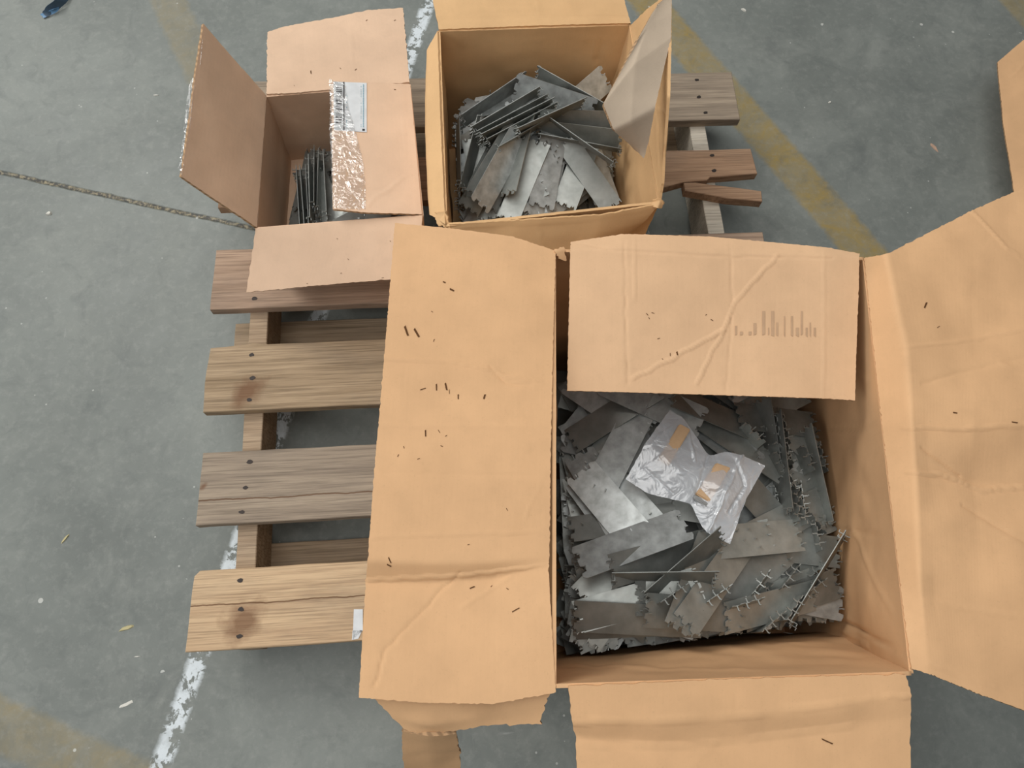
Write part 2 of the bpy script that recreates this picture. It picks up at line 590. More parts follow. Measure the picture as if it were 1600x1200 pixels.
# ------------------------------------------------------------------ pallet
PITCH, SW = 0.1859, 0.1168
pallet = thing('wooden_pallet', 'weathered wooden pallet of six deck boards lying on the concrete under the cartons', 'pallet', (0.5, -0.5, 0))


def board(name, outline, z0, z1, mat, parent, seed=0, seg=.02, cup=.0015):
    """a sawn board: outline polygon in plan, slightly uneven edges, bevelled"""
    pts = []
    n = len(outline)
    for i in range(n):
        p, q = Vector(outline[i]), Vector(outline[(i + 1) % n])
        L = (q - p).length; kx = max(1, int(L / seg))
        nrm = Vector((-(q - p).y, (q - p).x)).normalized()
        for a in range(kx):
            r = p.lerp(q, a / kx)
            w = .0012 * noise.noise(Vector((r.x * 14, r.y * 14, seed))) if a else 0
            pts.append(r + nrm * w)
    bm = bmesh.new()
    vs = [bm.verts.new((p.x, p.y, z1)) for p in pts]
    f = bm.faces.new(vs)
    if f.normal.z < 0: f.normal_flip()
    r = bmesh.ops.extrude_face_region(bm, geom=[f])
    for e in r['geom']:
        if isinstance(e, bmesh.types.BMVert): e.co.z = z0
    bmesh.ops.recalc_face_normals(bm, faces=bm.faces)
    ed = [e for e in bm.edges if abs(e.verts[0].co.z - e.verts[1].co.z) < 1e-6 and e.verts[0].co.z > (z0 + z1) / 2]
    bmesh.ops.bevel(bm, geom=ed, offset=.0012, segments=1, affect='EDGES')
    me = bpy.data.meshes.new(name); bm.to_mesh(me); bm.free()
    me.materials.append(mat)
    return link(bpy.data.objects.new(name, me), parent)


def slat_y(k): return -k * PITCH


deck = [
    # left end, right end, colours, knots, crack, label
    (0.00, .998, (176, 160, 140), (142, 128, 112), (), None, 'grey weathered back deck board'),
    (0.00, 1.0, (178, 146, 118), (146, 116, 92), (), None, 'reddish brown deck board split along its front edge'),
    (0.00, .995, (190, 164, 142), (158, 134, 114), (), None, 'pinkish brown deck board'),
    (0.002, 1.0, (186, 163, 134), (150, 129, 103), ((.072, slat_y(3) - .085, .026),), None, 'brown deck board with a knot near its left end'),
    (0.004, 1.0, (176, 160, 140), (142, 128, 113), ((.012, slat_y(4) - .055, .006),), slat_y(4) - .078, 'greyish deck board with a long hairline crack'),
    (0.006, 1.0, (216, 188, 152), (190, 160, 128), ((.083, slat_y(5) - .080, .027),), slat_y(5) - .052, 'pale front deck board with a dark knot and a crack'),
]
broken = [(.0, 0), (1.005, -.0005), (1.008, -.058), (.915, -.063), (.908, -.070), (.86, -.073), (.79, -.0935), (.0, -.098)]
boards = []
for kx, (x0, x1, c1, c2, kn, cr, lab) in enumerate(deck):
    y1 = slat_y(kx); y0 = y1 - SW
    mt = wood('deck_wood_%d' % kx, c1, c2, kn, cr, kx * 3.7)
    if kx == 1:
        ol = [(x, y1 + y) for x, y in broken]
    elif kx == 3:
        ol = [(x0, y0 + .0), (x0 - .001, y0 + .05), (x0 + .004, y1 - .003), (x0 + .06, y1 + .001), (x0 + .075, y1 + .004), (x0 + .1, y1), (x1, y1), (x1, y0)]
    elif kx == 5:
        ol = [(x0 - .003, y0), (x0 + .002, y1 - .008), (x0 + .01, y1), (x1, y1), (x1, y0)]
    else:
        ol = [(x0, y0), (x0 + .003, y1), (x1, y1), (x1 - .002, y0)]
    bo = board('deck_board', ol, T - .019, T, mt, pallet, kx)
    bo['label'] = lab
    boards.append(bo)
    # nail heads, three per crossing
    for xx in (.078, .925):
        if kx in (0, 1, 2, 3) and xx < .5 and kx < 2: continue
        if xx > .5 and kx > 1: continue
        ys = (.16, .52, .85) if kx != 1 else (.12, .42)
        for yy in ys:
            cx = xx + random.uniform(-.004, .004); cy = y1 - SW * yy
            vs = []; n = 9
            for a in range(n):
                r = .0032 * random.uniform(.8, 1.25)
                vs.append((cx + 1.5 * r * math.cos(a / n * 6.283), cy + r * math.sin(a / n * 6.283), T + .0005))
            vs2 = [(v[0], v[1], T - .004) for v in vs]
            mesh_obj('nail', vs + vs2, [tuple(range(n))] + [(a, a + n, (a + 1) % n + n, (a + 1) % n) for a in range(n)], [M['nail']], bo, False)
# splinter levered away from the broken board
w_red = bpy.data.materials['deck_wood_1']
sp = board('splinter', [(.862, slat_y(1) - .0745), (.885, slat_y(1) - .0745), (1.008, slat_y(1) - .098), (1.006, slat_y(1) - .121), (.94, slat_y(1) - .112), (.862, slat_y(1) - .0925)], T - .019, T + .001, w_red, boards[1], 33)
sp['label'] = 'splinter broken off and bent away'
# stringers
wst = wood('stringer_wood', (188, 166, 140), (156, 134, 110), (), None, 21)
wsw = wood('stringer_wood_pale', (212, 204, 188), (186, 176, 160), (), None, 25)


def rect(x0, y0, x1, y1): return [(x0, y0), (x1, y0), (x1, y1), (x0, y1)]


for x0, mt in ((.063, wst), (.485, wst), (.900, wsw)):
    board('stringer', rect(x0, -1.045, x0 + .031, -.002), .019, T - .0195, mt, pallet, x0, .05)
wb = wood('bottom_wood', (182, 160, 134), (150, 130, 106), (), None, 31)
for xb, y0, y1 in ((.045, -.11, -.01), (.010, -.560, -.464), (.045, -.985, -.876)):
    board('bottom_board', rect(xb, y0, .955, y1), .0, .0185, wb, pallet, y0)
# white paper remnant stapled on the front board
sb = surf(boards[5])
decal('paper_remnant', sb, [[(553, 952), (567, 952), (567, 985), (551, 1000)], [(551, 985), (566, 985), (560, 998), (550, 1000)]], [M['paper']], boards[5], 1, .0008)


# ------------------------------------------------------------------ carton bodies
def body(parent, loops, mats, creases=(), seed=0, warp=.002, bulges=(.0, .0, .0, .0), step=.006):
    """loops: rings of four world points (back-left, back-right, front-right, front-left) from rim to base"""
    ds = []
    for w in range(4):
        a, b = w, (w + 1) % 4
        ctrl = [[lp[a], lp[b]] for lp in loops]
        ds.append(panel_data(ctrl, step=step, th=.004, creases=creases if w != 3 else (), cut=0, rim=True, warp=warp, ragged=.0006, seed=seed + w, bulge=bulges[w]))
    lp = loops[-1]
    ds.append(panel_data([[lp[0], lp[1]], [lp[3], lp[2]]], step=.05, th=.004, warp=0, ragged=0, seed=seed, cut=0))
    return joined('body', ds, mats, parent)


def base_of(pts, h):
    return [Vector((p.x, p.y, T + h)) for p in pts]


# ---- small carton at the back left
r1 = pxrow((415, 150, .17), (640, 132, .17), (660, 337, .17), (400, 357, .17))
b1 = base_of([r1[0] + Vector((.004, -.004, 0)), r1[1] + Vector((-.004, -.004, 0)), r1[2] + Vector((-.006, .006, 0)), r1[3] + Vector((.004, .006, 0))], .0045)
m1 = [p.lerp(q, .55) for p, q in zip(r1, b1)]
small_box = thing('cardboard_box', 'small open carton on the pallet with a white barcode label on its right flap', 'box', (.265, -.39, T))
body(small_box, [r1, m1, b1], [M['card1'], M['edge']], creases=[([(436, 148), (500, 235)], -0.00104, 1.5), ([(400, 250), (440, 340), (470, 350)], 0.00086, 1.5), ([(402, 275), (470, 345)], -0.00086, 1.5)], seed=1, warp=.0015)
fL = flap(14, [[at(415, 150, .171), at(316, 38, .295)], [at(400, 356, .171), at(282, 276, .285)]], [M['card1'], M['edge']], small_box, step=.004,
           creases=[([(312, 165), (400, 230)], -0.00052, 1.5)], warp=.001, ragged=.0008, seed=4)
fL['label'] = 'left flap standing up and leaning outward'
fB = flap(7, [[at(418, 52, .155), at(440, 43, .152), at(520, 28, .150), at(575, 17, .148), at(630, 14, .146)],
                    [at(417, 148, .171), at(455, 147, .171), at(540, 139, .171), at(590, 134, .171), at(640, 130, .171)]], [M['card1'], M['edge']], small_box, step=.004,
           creases=[([(475, 60), (478, 140)], -0.00052, 1.5), ([(548, 40), (552, 130)], 0.00052, 1.5)], warp=.0015, ragged=.002, seed=5)
fB['label'] = 'back flap folded outward in full light'
fF = flap(11, [[at(400, 357, .170), at(530, 347, .170), at(660, 337, .170)], [at(385, 457, .135), at(500, 446, .135), at(655, 433, .135)]], [M['card1'], M['edge']], small_box,
           step=.004, warp=.0015, ragged=.0012, seed=6)
fF['label'] = 'front flap drooping outward'
fR = flap(13, [[at(517, 128, .190), at(560, 130, .184), at(641, 133, .171)], [at(519, 220, .191), at(565, 226, .185), at(650, 232, .171)], [at(520, 328, .190), at(570, 333, .184), at(659, 336, .171)]],
           [M['card1'], M['edge']], small_box, step=.003, creases=[([(573, 323), (612, 292), (652, 262)], 0.00104, 1.5), ([(575, 298), (655, 305)], -0.00052, 1.5), ([(576, 255), (650, 257)], -0.00034, 1.5), ([(628, 136), (633, 250)], 0.00034, 1.5)],
           warp=.001, ragged=.0006, seed=8)
fR['label'] = 'right flap folded in over the opening with label and tape'
sR = surf(fR)
# shipping label with its barcode
quads = [[(521, 128), (573, 130), (573, 207), (522, 204)]]; mi = [0]
y = 137.0
rb = random.Random(3)
while y < 194:
    hgt = rb.choice([.8, 1.2, 1.8, 2.4])
    quads.append([(524.5, y), (534.5, y + .3), (534.5, y + .3 + hgt), (524.5, y + hgt)]); mi.append(1)
    y += hgt + rb.choice([.9, 1.2, 1.8])
quads.append([(536.2, 128.6), (538.4, 128.7), (538.6, 204), (536.4, 204)]); mi.append(1)
y = 133.0
while y < 200:
    quads.append([(567, y), (568.6, y), (568.6, y + 1.6), (567, y + 1.6)]); mi.append(2)
    if rb.random() < .6: quads.append([(563.5, y), (564.6, y), (564.6, y + .9), (563.5, y + .9)]); mi.append(2)
    y += 2.6
for yy in (150, 160, 168, 188, 191, 194, 197): quads.append([(541, yy), (542.3, yy), (542.3, yy + 2), (541, yy + 2)]); mi.append(2)
quads.append([(566, 202), (570, 202), (570, 205), (566, 205)]); mi.append(1)
lb = decal('shipping_label', sR, quads, [M['paper'], M['ink'], M['blueink']], fR, 3, .0008, mi)
lb['label'] = 'white barcode label'


def tape_strip(name, pts, parent, f, eps=.0022, amp=.002, seed=0, out=.3):
    """clear tape laid over a surface: rows of pixel points; points that miss it hang free at height out"""
    ctrl = []
    for r in pts:
        row = []
        for p in r:
            q = f(p[0], p[1], eps) if len(p) == 2 else None
            if q is None: q = at(p[0], p[1], p[2] if len(p) == 3 else out)
            row.append(q)
        ctrl.append(row)
    V, F, MI, UV = panel_data(ctrl, step=.0022, th=.0002, warp=amp, ragged=.0025, seed=seed)
    F = [f for f, q in zip(F, MI) if q == 0][:(len(F) + 1) // 2]
    return mesh_obj(name, V, F, [M['tape']], parent, True, None, UV)


tape_strip('tape', [[(514, 122, .192), (521, 128), (532, 129), (538, 130)], [(516, 170, .192), (521, 170), (535, 172), (545, 172)], [(515, 205, .192), (522, 207), (545, 208), (556, 210)], [(517, 235, .192), (522, 240), (550, 238), (564, 240)],
                    [(518, 250, .192), (523, 251), (552, 251), (566, 250)], [(519, 290, .192), (523, 290), (552, 290), (571, 290)], [(521, 329, .192), (525, 327), (552, 328), (571, 327)]], fR, sR, .002, .0018, 3)
# clear tape left sticking out behind the left flap
V, F, MI, UV = panel_data([[at(317, 60, .294), at(313, 100, .290)], [at(308, 110, .289), at(296, 138, .286)], [at(301, 170, .289), at(290, 182, .284)], [at(294, 220, .287), at(283, 237, .284)], [at(284, 272, .286), at(279, 262, .284)]], step=.003, th=.0002, warp=.002, ragged=.004, seed=12)
F = [f for f, q in zip(F, MI) if q == 0]
mesh_obj('tape', V, F, [M['tape']], fL, True, None, UV)
mark(fB, spots([(486, 113, 1.4, 5, 2.5), (556, 109), (617, 32), (573, 32), (532, 107), (460, 134)], 2.2, 3), M['hole'])
mark(fF, spots([(527, 373), (544, 405), (533, 427), (598, 434), (480, 443), (610, 377)], 2.2, 3), M['hole'])
mark(fR, spots([(617, 140, 0, 3, 2)], 2.2, 3), M['hole'])

# ---- middle carton at the back
r2 = pxrow((686, 48, .28), (985, 38, .28), (1030, 316, .28), (697, 352, .28))
b2 = base_of([Vector((.420, -.172, 0)), Vector((.705, -.165, 0)), Vector((.708, -.482, 0)), Vector((.422, -.500, 0))], .0045)
m2 = [p.lerp(q, .6) for p, q in zip(r2, b2)]
mid_box = thing('cardboard_box', 'open carton between the small and the large one with a greyish folded flap corner', 'box', (.565, -.33, T))
body(mid_box, [r2, m2, b2], [M['card2'], M['edge']], creases=[([(722, 50), (724, 170)], -0.00104, 1.5), ([(935, 60), (925, 150)], -0.0015, 4, 'step'), ([(760, 60), (800, 66), (880, 56), (960, 60)], 0.00129, 1.86)],
     seed=20, warp=.003, bulges=(-.004, .004, 0, 0))
gB = flap(7, [[at(668, -75, .30), at(830, -82, .30), at(965, -72, .30)], [at(676, 0, .29), at(830, -6, .295), at(976, 5, .29)], [at(686, 47, .281), at(840, 41, .281), at(985, 37, .281)]], [M['card2'], M['edge']], mid_box,
           step=.004, creases=[([(838, -60), (842, 30)], 0.00086, 1.5), ([(690, 33), (840, 27), (980, 28)], -0.00104, 1.5), ([(730, 18), (880, 14)], 0.00052, 1.5)], warp=.002, ragged=.001, seed=24)
gB['label'] = 'back flap folded outward'
gL = flap(11, [[at(685, 49, .281), at(690, 200, .282), at(697, 351, .281)], [at(668, 80, .262), at(665, 205, .262), at(672, 335, .262)], [at(690, 105, .165), at(684, 215, .165), at(688, 325, .165)]], [M['card2'], M['edge']], mid_box,
           step=.004, warp=.0015, ragged=.0008, seed=25)
gL['label'] = 'left flap folded down outside the carton'
gF = flap(11, [[at(702, 349, .281), at(800, 344, .281), at(940, 335, .281), at(1029, 318, .281)], [at(706, 366, .262), at(800, 372, .258), at(930, 366, .255), at(1005, 345, .255)],
                    [at(735, 420, .215), at(800, 428, .205), at(900, 415, .205), at(975, 372, .215)]], [M['card2'], M['edge']], mid_box, step=.004,
           creases=[([(702, 356), (800, 348), (900, 345), (1025, 322)], 0.00215, 1.5), ([(842, 352), (846, 400)], 0.00086, 1.5)], warp=.003, ragged=.0015, seed=26)
gF['label'] = 'crumpled front flap drooping toward the large carton'
gR = flap(0, [[at(987, 40, .281), at(1004, 140, .284), at(1016, 225, .284), at(1031, 315, .281)], [at(1012, 15, .335), at(1030, 120, .335), at(1035, 210, .33), at(1036, 285, .30)],
                    [at(1048, -12, .40), at(1047, 70, .40), at(1045, 150, .385), at(1038, 240, .33)]], [M['card2'], M['edge']], mid_box, step=.004,
           creases=[([(1010, 168), (1042, 176)], 0.00138, 1.5), ([(1022, 60), (1032, 260)], -0.00086, 1.5)], warp=.003, ragged=.0015, seed=27)
gR['label'] = 'right flap standing up'
gC = panel('folded_corner', [[at(1050, -12, .402), at(1049, 20, .402), at(1048, 60, .40), at(1022, 170, .385), at(1006, 247, .335)], [at(1030, 5, .41), at(1010, 45, .412), at(992, 100, .41), at(985, 190, .39), at(1000, 238, .34)],
                             [at(1018, 22, .412), at(996, 62, .415), at(941, 165, .405), at(957, 203, .39), at(993, 232, .345)]], [M['grey_card'], M['edge']], gR,
           step=.003, creases=[], warp=.002, ragged=.001, seed=28)
gC['label'] = 'greyish corner folded inward over the opening'
torn([[at(1020, 312, .282), at(1033, 309, .286), at(1038, 318, .280)], [at(1018, 322, .281), at(1028, 325, .284), at(1034, 326, .276)]], [M['card2'], M['edge']], mid_box, step=.002, warp=.003, ragged=.002, seed=29)
torn([[at(680, 332, .276), at(697, 330, .284)], [at(684, 352, .270), at(704, 357, .276)]], [M['card2'], M['edge']], mid_box, step=.002, warp=.003, ragged=.003, seed=30)

# ---- large carton at the front right
r3 = pxrow((866, 391, .42), (1350, 404, .42), (1424, 1052, .42), (866, 1072, .42))
m3 = [Vector((.556, -.655, T + .2)), Vector((.932, -.672, T + .2)), at(1316, 998, .2), at(862, 1034, .2)]
b3 = base_of([Vector((.556, -.66, 0)), Vector((.928, -.68, 0)), Vector((.900, -1.075, 0)), Vector((.535, -1.085, 0))], .0045)
big_box = thing('cardboard_box', 'large open carton at the front of the pallet with a clear bag inside', 'box', (.73, -.88, T))
body(big_box, [r3, m3, b3], [M['card3'], M['edge']],
     creases=[([(1280, 960), (1350, 985), (1430, 1030)], 0.00344, 2.6), ([(1300, 975), (1360, 1010)], -0.00258, 2.23), ([(1290, 670), (1395, 670)], 0.00173, 2.23), ([(1300, 825), (1385, 840)], 0.00173, 2.23),
              ([(1375, 520), (1392, 680), (1395, 830), (1420, 880)], 0.00215, 1.86), ([(1290, 560), (1370, 600)], -0.00173, 2.23), ([(900, 1045), (1200, 1052)], 0.00173, 1.86), ([(1330, 830), (1400, 960)], -0.00173, 2.23)],
     seed=40, warp=.004, bulges=(0, .006, .004, 0), step=.004)
hL = flap(13, [[at(617, 349, .425), at(700, 358, .424), at(800, 372, .423), at(868, 393, .421)],
                    [at(604, 520, .425), at(690, 525, .424), at(780, 528, .423), at(864, 530, .421)],
                    [at(588, 700, .425), at(680, 705, .424), at(780, 710, .423), at(860, 712, .421)],
                    [at(575, 875, .425), at(670, 880, .424), at(770, 878, .423), at(858, 868, .421)],
                    [at(572, 908, .411), at(670, 910, .411), at(770, 902, .413), at(857, 888, .420)],
                    [at(561, 1090, .415), at(660, 1098, .416), at(770, 1100, .417), at(868, 1082, .419)]], [M['card3'], M['edge']], big_box, step=.0022,
           creases=[([(600, 562), (700, 566), (765, 578), (790, 590), (860, 596)], 0.00138, 1.5), ([(765, 575), (790, 600), (830, 605)], -0.00121, 1.86), ([(580, 840), (700, 835), (860, 832)], 0.00104, 1.86),
                    ([(575, 905), (700, 900), (858, 882)], 0.00173, 1.86), ([(720, 893), (650, 965), (600, 1020), (585, 1075)], -0.00121, 1.86), ([(800, 900), (720, 950)], 0.00069, 1.86), ([(590, 665), (860, 668)], 0.0006, 2.98),
                    ([(845, 755), (820, 810)], 0.00086, 1.5), ([(600, 740), (850, 745)], -0.00052, 2.98)],
           warp=.0016, ragged=.0010, seed=44)
hL['label'] = 'long left flap folded outward over the pallet'
torn([[at(577, 1082, .407), at(660, 1086, .407), at(760, 1088, .408), at(864, 1072, .409)], [at(612, 1120, .397), at(670, 1130, .395), at(745, 1118, .400), at(850, 1104, .403)],
                    [at(640, 1146, .385), at(690, 1143, .385), at(745, 1134, .393), at(843, 1130, .396)]], [M['card3'], M['edge']], hL, step=.004, warp=.004, ragged=.003, seed=45)
lg = panel('crumpled_leg', [[at(628, 1140, .385), at(670, 1146, .388), at(712, 1141, .385)], [at(630, 1180, .33), at(672, 1170, .345), at(718, 1172, .33)], [at(640, 1240, .25), at(680, 1230, .27), at(722, 1240, .25)]],
           [M['card3'], M['edge']], hL, step=.004, warp=.004, ragged=.002, seed=46)
lg['label'] = 'crumpled end of the flap hanging down'
hB = flap(10, [[at(892, 380, .424), at(975, 367, .434), at(1110, 371, .434), at(1290, 388, .428), at(1342, 398, .424)],
                    [at(891, 392, .430), at(975, 390, .436), at(1110, 398, .434), at(1290, 402, .430), at(1341, 404, .426)],
                    [at(886, 611, .395), at(975, 613, .395), at(1110, 617, .395), at(1290, 623, .395), at(1335, 626, .395)]], [M['card3b'], M['edge']], big_box, step=.0021,
           creases=[([(893, 380), (960, 392), (1140, 402), (1300, 404)], -0.00138, 1.5), ([(1214, 398), (1150, 470), (1130, 515), (1050, 560), (988, 592)], 0.0019, 1.5), ([(1130, 515), (1110, 555), (1088, 600)], 0.00173, 1.5),
                    ([(975, 370), (977, 480), (980, 600)], -0.00104, 1.5), ([(992, 372), (990, 470)], 0.00086, 1.5), ([(1140, 370), (1144, 480), (1135, 610)], -0.00069, 1.5), ([(1286, 390), (1285, 620)], 0.00052, 1.86)],
           warp=.0012, ragged=.0007, seed=47)
hB['label'] = 'pale back flap folded inward with faded print and diagonal creases'
hR = flap(14, [[at(1352, 404, .421), at(1384, 398, .445), at(1520, 330, .44), at(1600, 294, .44), at(1700, 262, .44)],
                    [at(1368, 560, .421), at(1416, 550, .450), at(1520, 520, .440), at(1600, 500, .44), at(1705, 480, .44)],
                    [at(1381, 672, .421), at(1424, 664, .452), at(1520, 668, .452), at(1600, 663, .442), at(1708, 655, .44)],
                    [at(1389, 740, .421), at(1430, 742, .444), at(1520, 752, .432), at(1600, 762, .43), at(1710, 765, .43)],
                    [at(1407, 900, .421), at(1436, 895, .440), at(1530, 925, .434), at(1600, 945, .43), at(1712, 970, .43)],
                    [at(1423, 1045, .421), at(1450, 1052, .424), at(1530, 1085, .425), at(1600, 1110, .425), at(1712, 1148, .42)]], [M['card3'], M['edge']], big_box, step=.0028,
           creases=[([(1410, 668), (1500, 670), (1600, 664)], 0.00215, 1.5), ([(1418, 738), (1470, 742), (1530, 765), (1600, 762)], 0.00258, 1.86), ([(1440, 700), (1500, 745)], -0.00173, 2.23),
                    ([(1480, 300), (1530, 350), (1570, 390), (1600, 405)], 0.00173, 1.5), ([(1400, 545), (1500, 535), (1600, 515)], 0.00104, 2.23), ([(1500, 790), (1600, 850)], -0.00155, 2.23), ([(1440, 940), (1600, 965)], 0.00086, 2.23),
                    ([(1450, 1035), (1520, 1062), (1600, 1090)], 0.00138, 1.86), ([(1560, 570), (1600, 585)], 0.00104, 1.86), ([(1440, 600), (1600, 560)], -0.00069, 2.98)],
           warp=.0035, ragged=.0015, seed=48)
hR['label'] = 'right flap folded outward with a deep cross fold'
hF = flap(11, [[at(888, 1071, .421), at(1000, 1067, .421), at(1120, 1061, .421), at(1260, 1057, .421), at(1414, 1053, .421)],
                    [at(893, 1125, .412), at(1000, 1128, .414), at(1120, 1120, .416), at(1260, 1112, .418), at(1422, 1085, .419)],
                    [at(900, 1150, .400), at(1000, 1158, .402), at(1120, 1158, .404), at(1260, 1140, .408), at(1421, 1120, .412)],
                    [at(903, 1330, .396), at(1000, 1330, .398), at(1120, 1330, .40), at(1260, 1330, .40), at(1424, 1330, .40)]], [M['card3'], M['edge']], big_box, step=.004,
           creases=[([(893, 1128), (1120, 1122), (1420, 1085)], 0.00173, 1.86), ([(905, 1164), (1060, 1164), (1330, 1132)], 0.00121, 1.5), ([(1126, 1070), (1140, 1104)], 0.00138, 1.5), ([(1145, 1070), (1155, 1104)], -0.00086, 1.5),
                    ([(1280, 1158), (1302, 1166)], -0.00086, 1.5), ([(1120, 1150), (1080, 1200)], 0.00069, 1.5)],
           warp=.002, ragged=.0015, seed=49)
hF['label'] = 'front flap folded outward'
torn([[at(866, 392, .423), at(880, 386, .424)], [at(872, 404, .418), at(884, 408, .414)]], [M['card3'], M['edge']], big_box, step=.002, warp=.003, ragged=.003, seed=51)
mark(hL, spots([(635, 517, 1.2, 17, 5), (651, 520, 1.0, 16, 5), (706, 453, .4, 8, 4), (694, 441, .3, 5, 3), (675, 487), (678, 532), (682, 605, 1.5, 11, 3), (697, 604, 1.3, 12, 4), (702, 612, 1.5, 7), (716, 620, 1.5, 8, 3),
                                         (757, 620, 1.8, 8, 4), (665, 677, 1.5, 11, 3), (686, 674, 1, 6), (697, 681), (622, 712), (631, 699, 1.2, 4), (690, 697), (654, 717), (609, 875, 1.1, 10, 3), (608, 883, .4, 8, 3), (738, 918, 2.7, 9, 3),
                                         (768, 916), (793, 920), (806, 953, 2.6, 14, 2.5), (792, 796), (661, 608, 2.8, 10, 2), (732, 851)], 3, 4), M['hole'])
mark(hB, spots([(1011, 491, .8, 5), (1020, 489, .2, 5), (1014, 497, 1), (1029, 529), (1047, 554, 1.5, 5), (1058, 552, 1.2, 6, 4), (1035, 561), (1112, 500), (1103, 492)], 3, 4), M['hole'])
rb = random.Random(9)
qs = []
x = 1148.0
while x < 1278:
    w = rb.choice([2.0, 3.2, 4.6]); h0 = 524 - rb.choice([12, 20, 30, 38]) * (1 if x > 1180 else .5)
    qs.append([(x, h0), (x + w, h0), (x + w, 524 + rb.uniform(-3, 3)), (x, 524)])
    x += w + rb.choice([3.0, 4.5, 6.5, 9])
mark(hB, qs, M['print'], 2)
mark(hR, spots([(1446, 477, 1.9, 10, 4), (1492, 645, .1, 7, 3), (1585, 660, .1, 10, 3), (1466, 511)], 3, 4), M['hole'])
mark(hF, spots([(1292, 1158, .4, 20, 3)], 3, 4), M['hole'])

# ---- carton whose flap reaches in at the right edge
side_box = thing('cardboard_box', 'orange brown carton on the floor, only its flap showing at the right edge', 'box', (1.75, -.1, 0))
q0, q1 = at(1690, 40, -.02), at(1700, 325, -.02)
rr = [q0, q0 + Vector((.36, .01, 0)), q1 + Vector((.36, .01, 0)), q1]
bb = [Vector((p.x, p.y, .0045)) for p in rr]
body(side_box, [rr, bb], [M['card3'], M['edge']], seed=60)
sf = flap(13, [[at(1558, 98, -.05), at(1600, 62, -.04), at(1640, 50, -.03), at(1690, 40, -.02)], [at(1566, 190, -.05), at(1610, 185, -.04), at(1650, 180, -.03), at(1695, 175, -.02)], [at(1590, 340, -.05), at(1630, 335, -.04), at(1665, 330, -.03), at(1700, 325, -.02)]], [M['card3'], M['edge']], side_box, step=.005, warp=.002, ragged=.001, seed=61,
           creases=[([(1580, 120), (1600, 100)], 0.00129, 1.5)])


# ------------------------------------------------------------------ grey steel plates
def plate_mesh(name, L, W, teeth, prongs, mat):
    """flat notched plate with little pins bent up and down at both ends"""
    bm = bmesh.new()
    t = .0011
    end = [(y * W, L / 2 + dx * .6) for y, dx in teeth]
    pts = [(x, y) for y, x in end] + [(-x, -y) for y, x in end]
    vs = [bm.verts.new((x, y, t / 2)) for x, y in pts]
    f = bm.faces.new(vs)
    r = bmesh.ops.extrude_face_region(bm, geom=[f])
    for e in r['geom']:
        if isinstance(e, bmesh.types.BMVert): e.co.z = -t / 2
    for sx in (-1, 1):
        for y, up, dx in prongs:
            x0 = sx * (L / 2 + dx * .6); y0 = sx * y * W
            h = .0068 * up
            def bx(cx, cy, cz, hx, hy, hz):
                rr = bmesh.ops.create_cube(bm, size=1)
                for v in rr['verts']:
                    v.co = Vector((cx + v.co.x * hx * 2, cy + v.co.y * hy * 2, cz + v.co.z * hz * 2))
            bx(x0, y0, h / 2, .0004, .0007, abs(h) / 2)
            bx(x0 + sx * .0016, y0, h, .0018, .0007, .0004)
    bmesh.ops.recalc_face_normals(bm, faces=bm.faces)
    bmesh.ops.triangulate(bm, faces=[f for f in bm.faces if len(f.verts) > 4])
    me = bpy.data.meshes.new(name); bm.to_mesh(me); bm.free()
    me.materials.append(mat)
    return me


TE = [
    [(-.5, 0), (-.40, 0), (-.36, -.007), (-.24, -.006), (-.20, -.001), (-.10, .001), (-.05, -.008), (.06, -.008), (.10, -.001), (.24, 0), (.27, -.007), (.40, -.006), (.42, .001), (.5, .002)],
    [(-.5, -.003), (-.38, .002), (-.30, .002), (-.27, -.009), (-.12, -.008), (-.07, 0), (.12, 0), (.16, -.009), (.30, -.009), (.33, .002), (.44, .003), (.5, -.004)],
    [(-.5, .002), (-.36, .001), (-.33, -.006), (-.18, -.005), (-.14, .002), (0, .001), (.04, -.010), (.16, -.010), (.2, -.001), (.36, 0), (.4, -.006), (.5, -.006)],
]
PR = [[(-.30, 1, -.006), (-.26, -1, -.006), (.0, -1, -.008), (.04, 1, -.008), (.33, 1, -.006)],
      [(-.20, -1, -.008), (-.16, 1, -.008), (.2, 1, -.009), (.26, -1, -.009)],
      [(-.26, 1, -.005), (-.22, -1, -.005), (.08, 1, -.010), (.13, -1, -.010), (.45, 1, -.006)]]
PL = []
for i in range(6):
    PL.append((plate_mesh('steel_plate', (.135, .135, .150, .122, .140, .135)[i], (.040, .043, .038, .042, .046, .036)[i], TE[i % 3], PR[i % 3], M['steel_dusty'] if i in (1, 4) else M['steel']),
               (.135, .135, .150, .122, .140, .135)[i], (.040, .043, .038, .042, .046, .036)[i]))


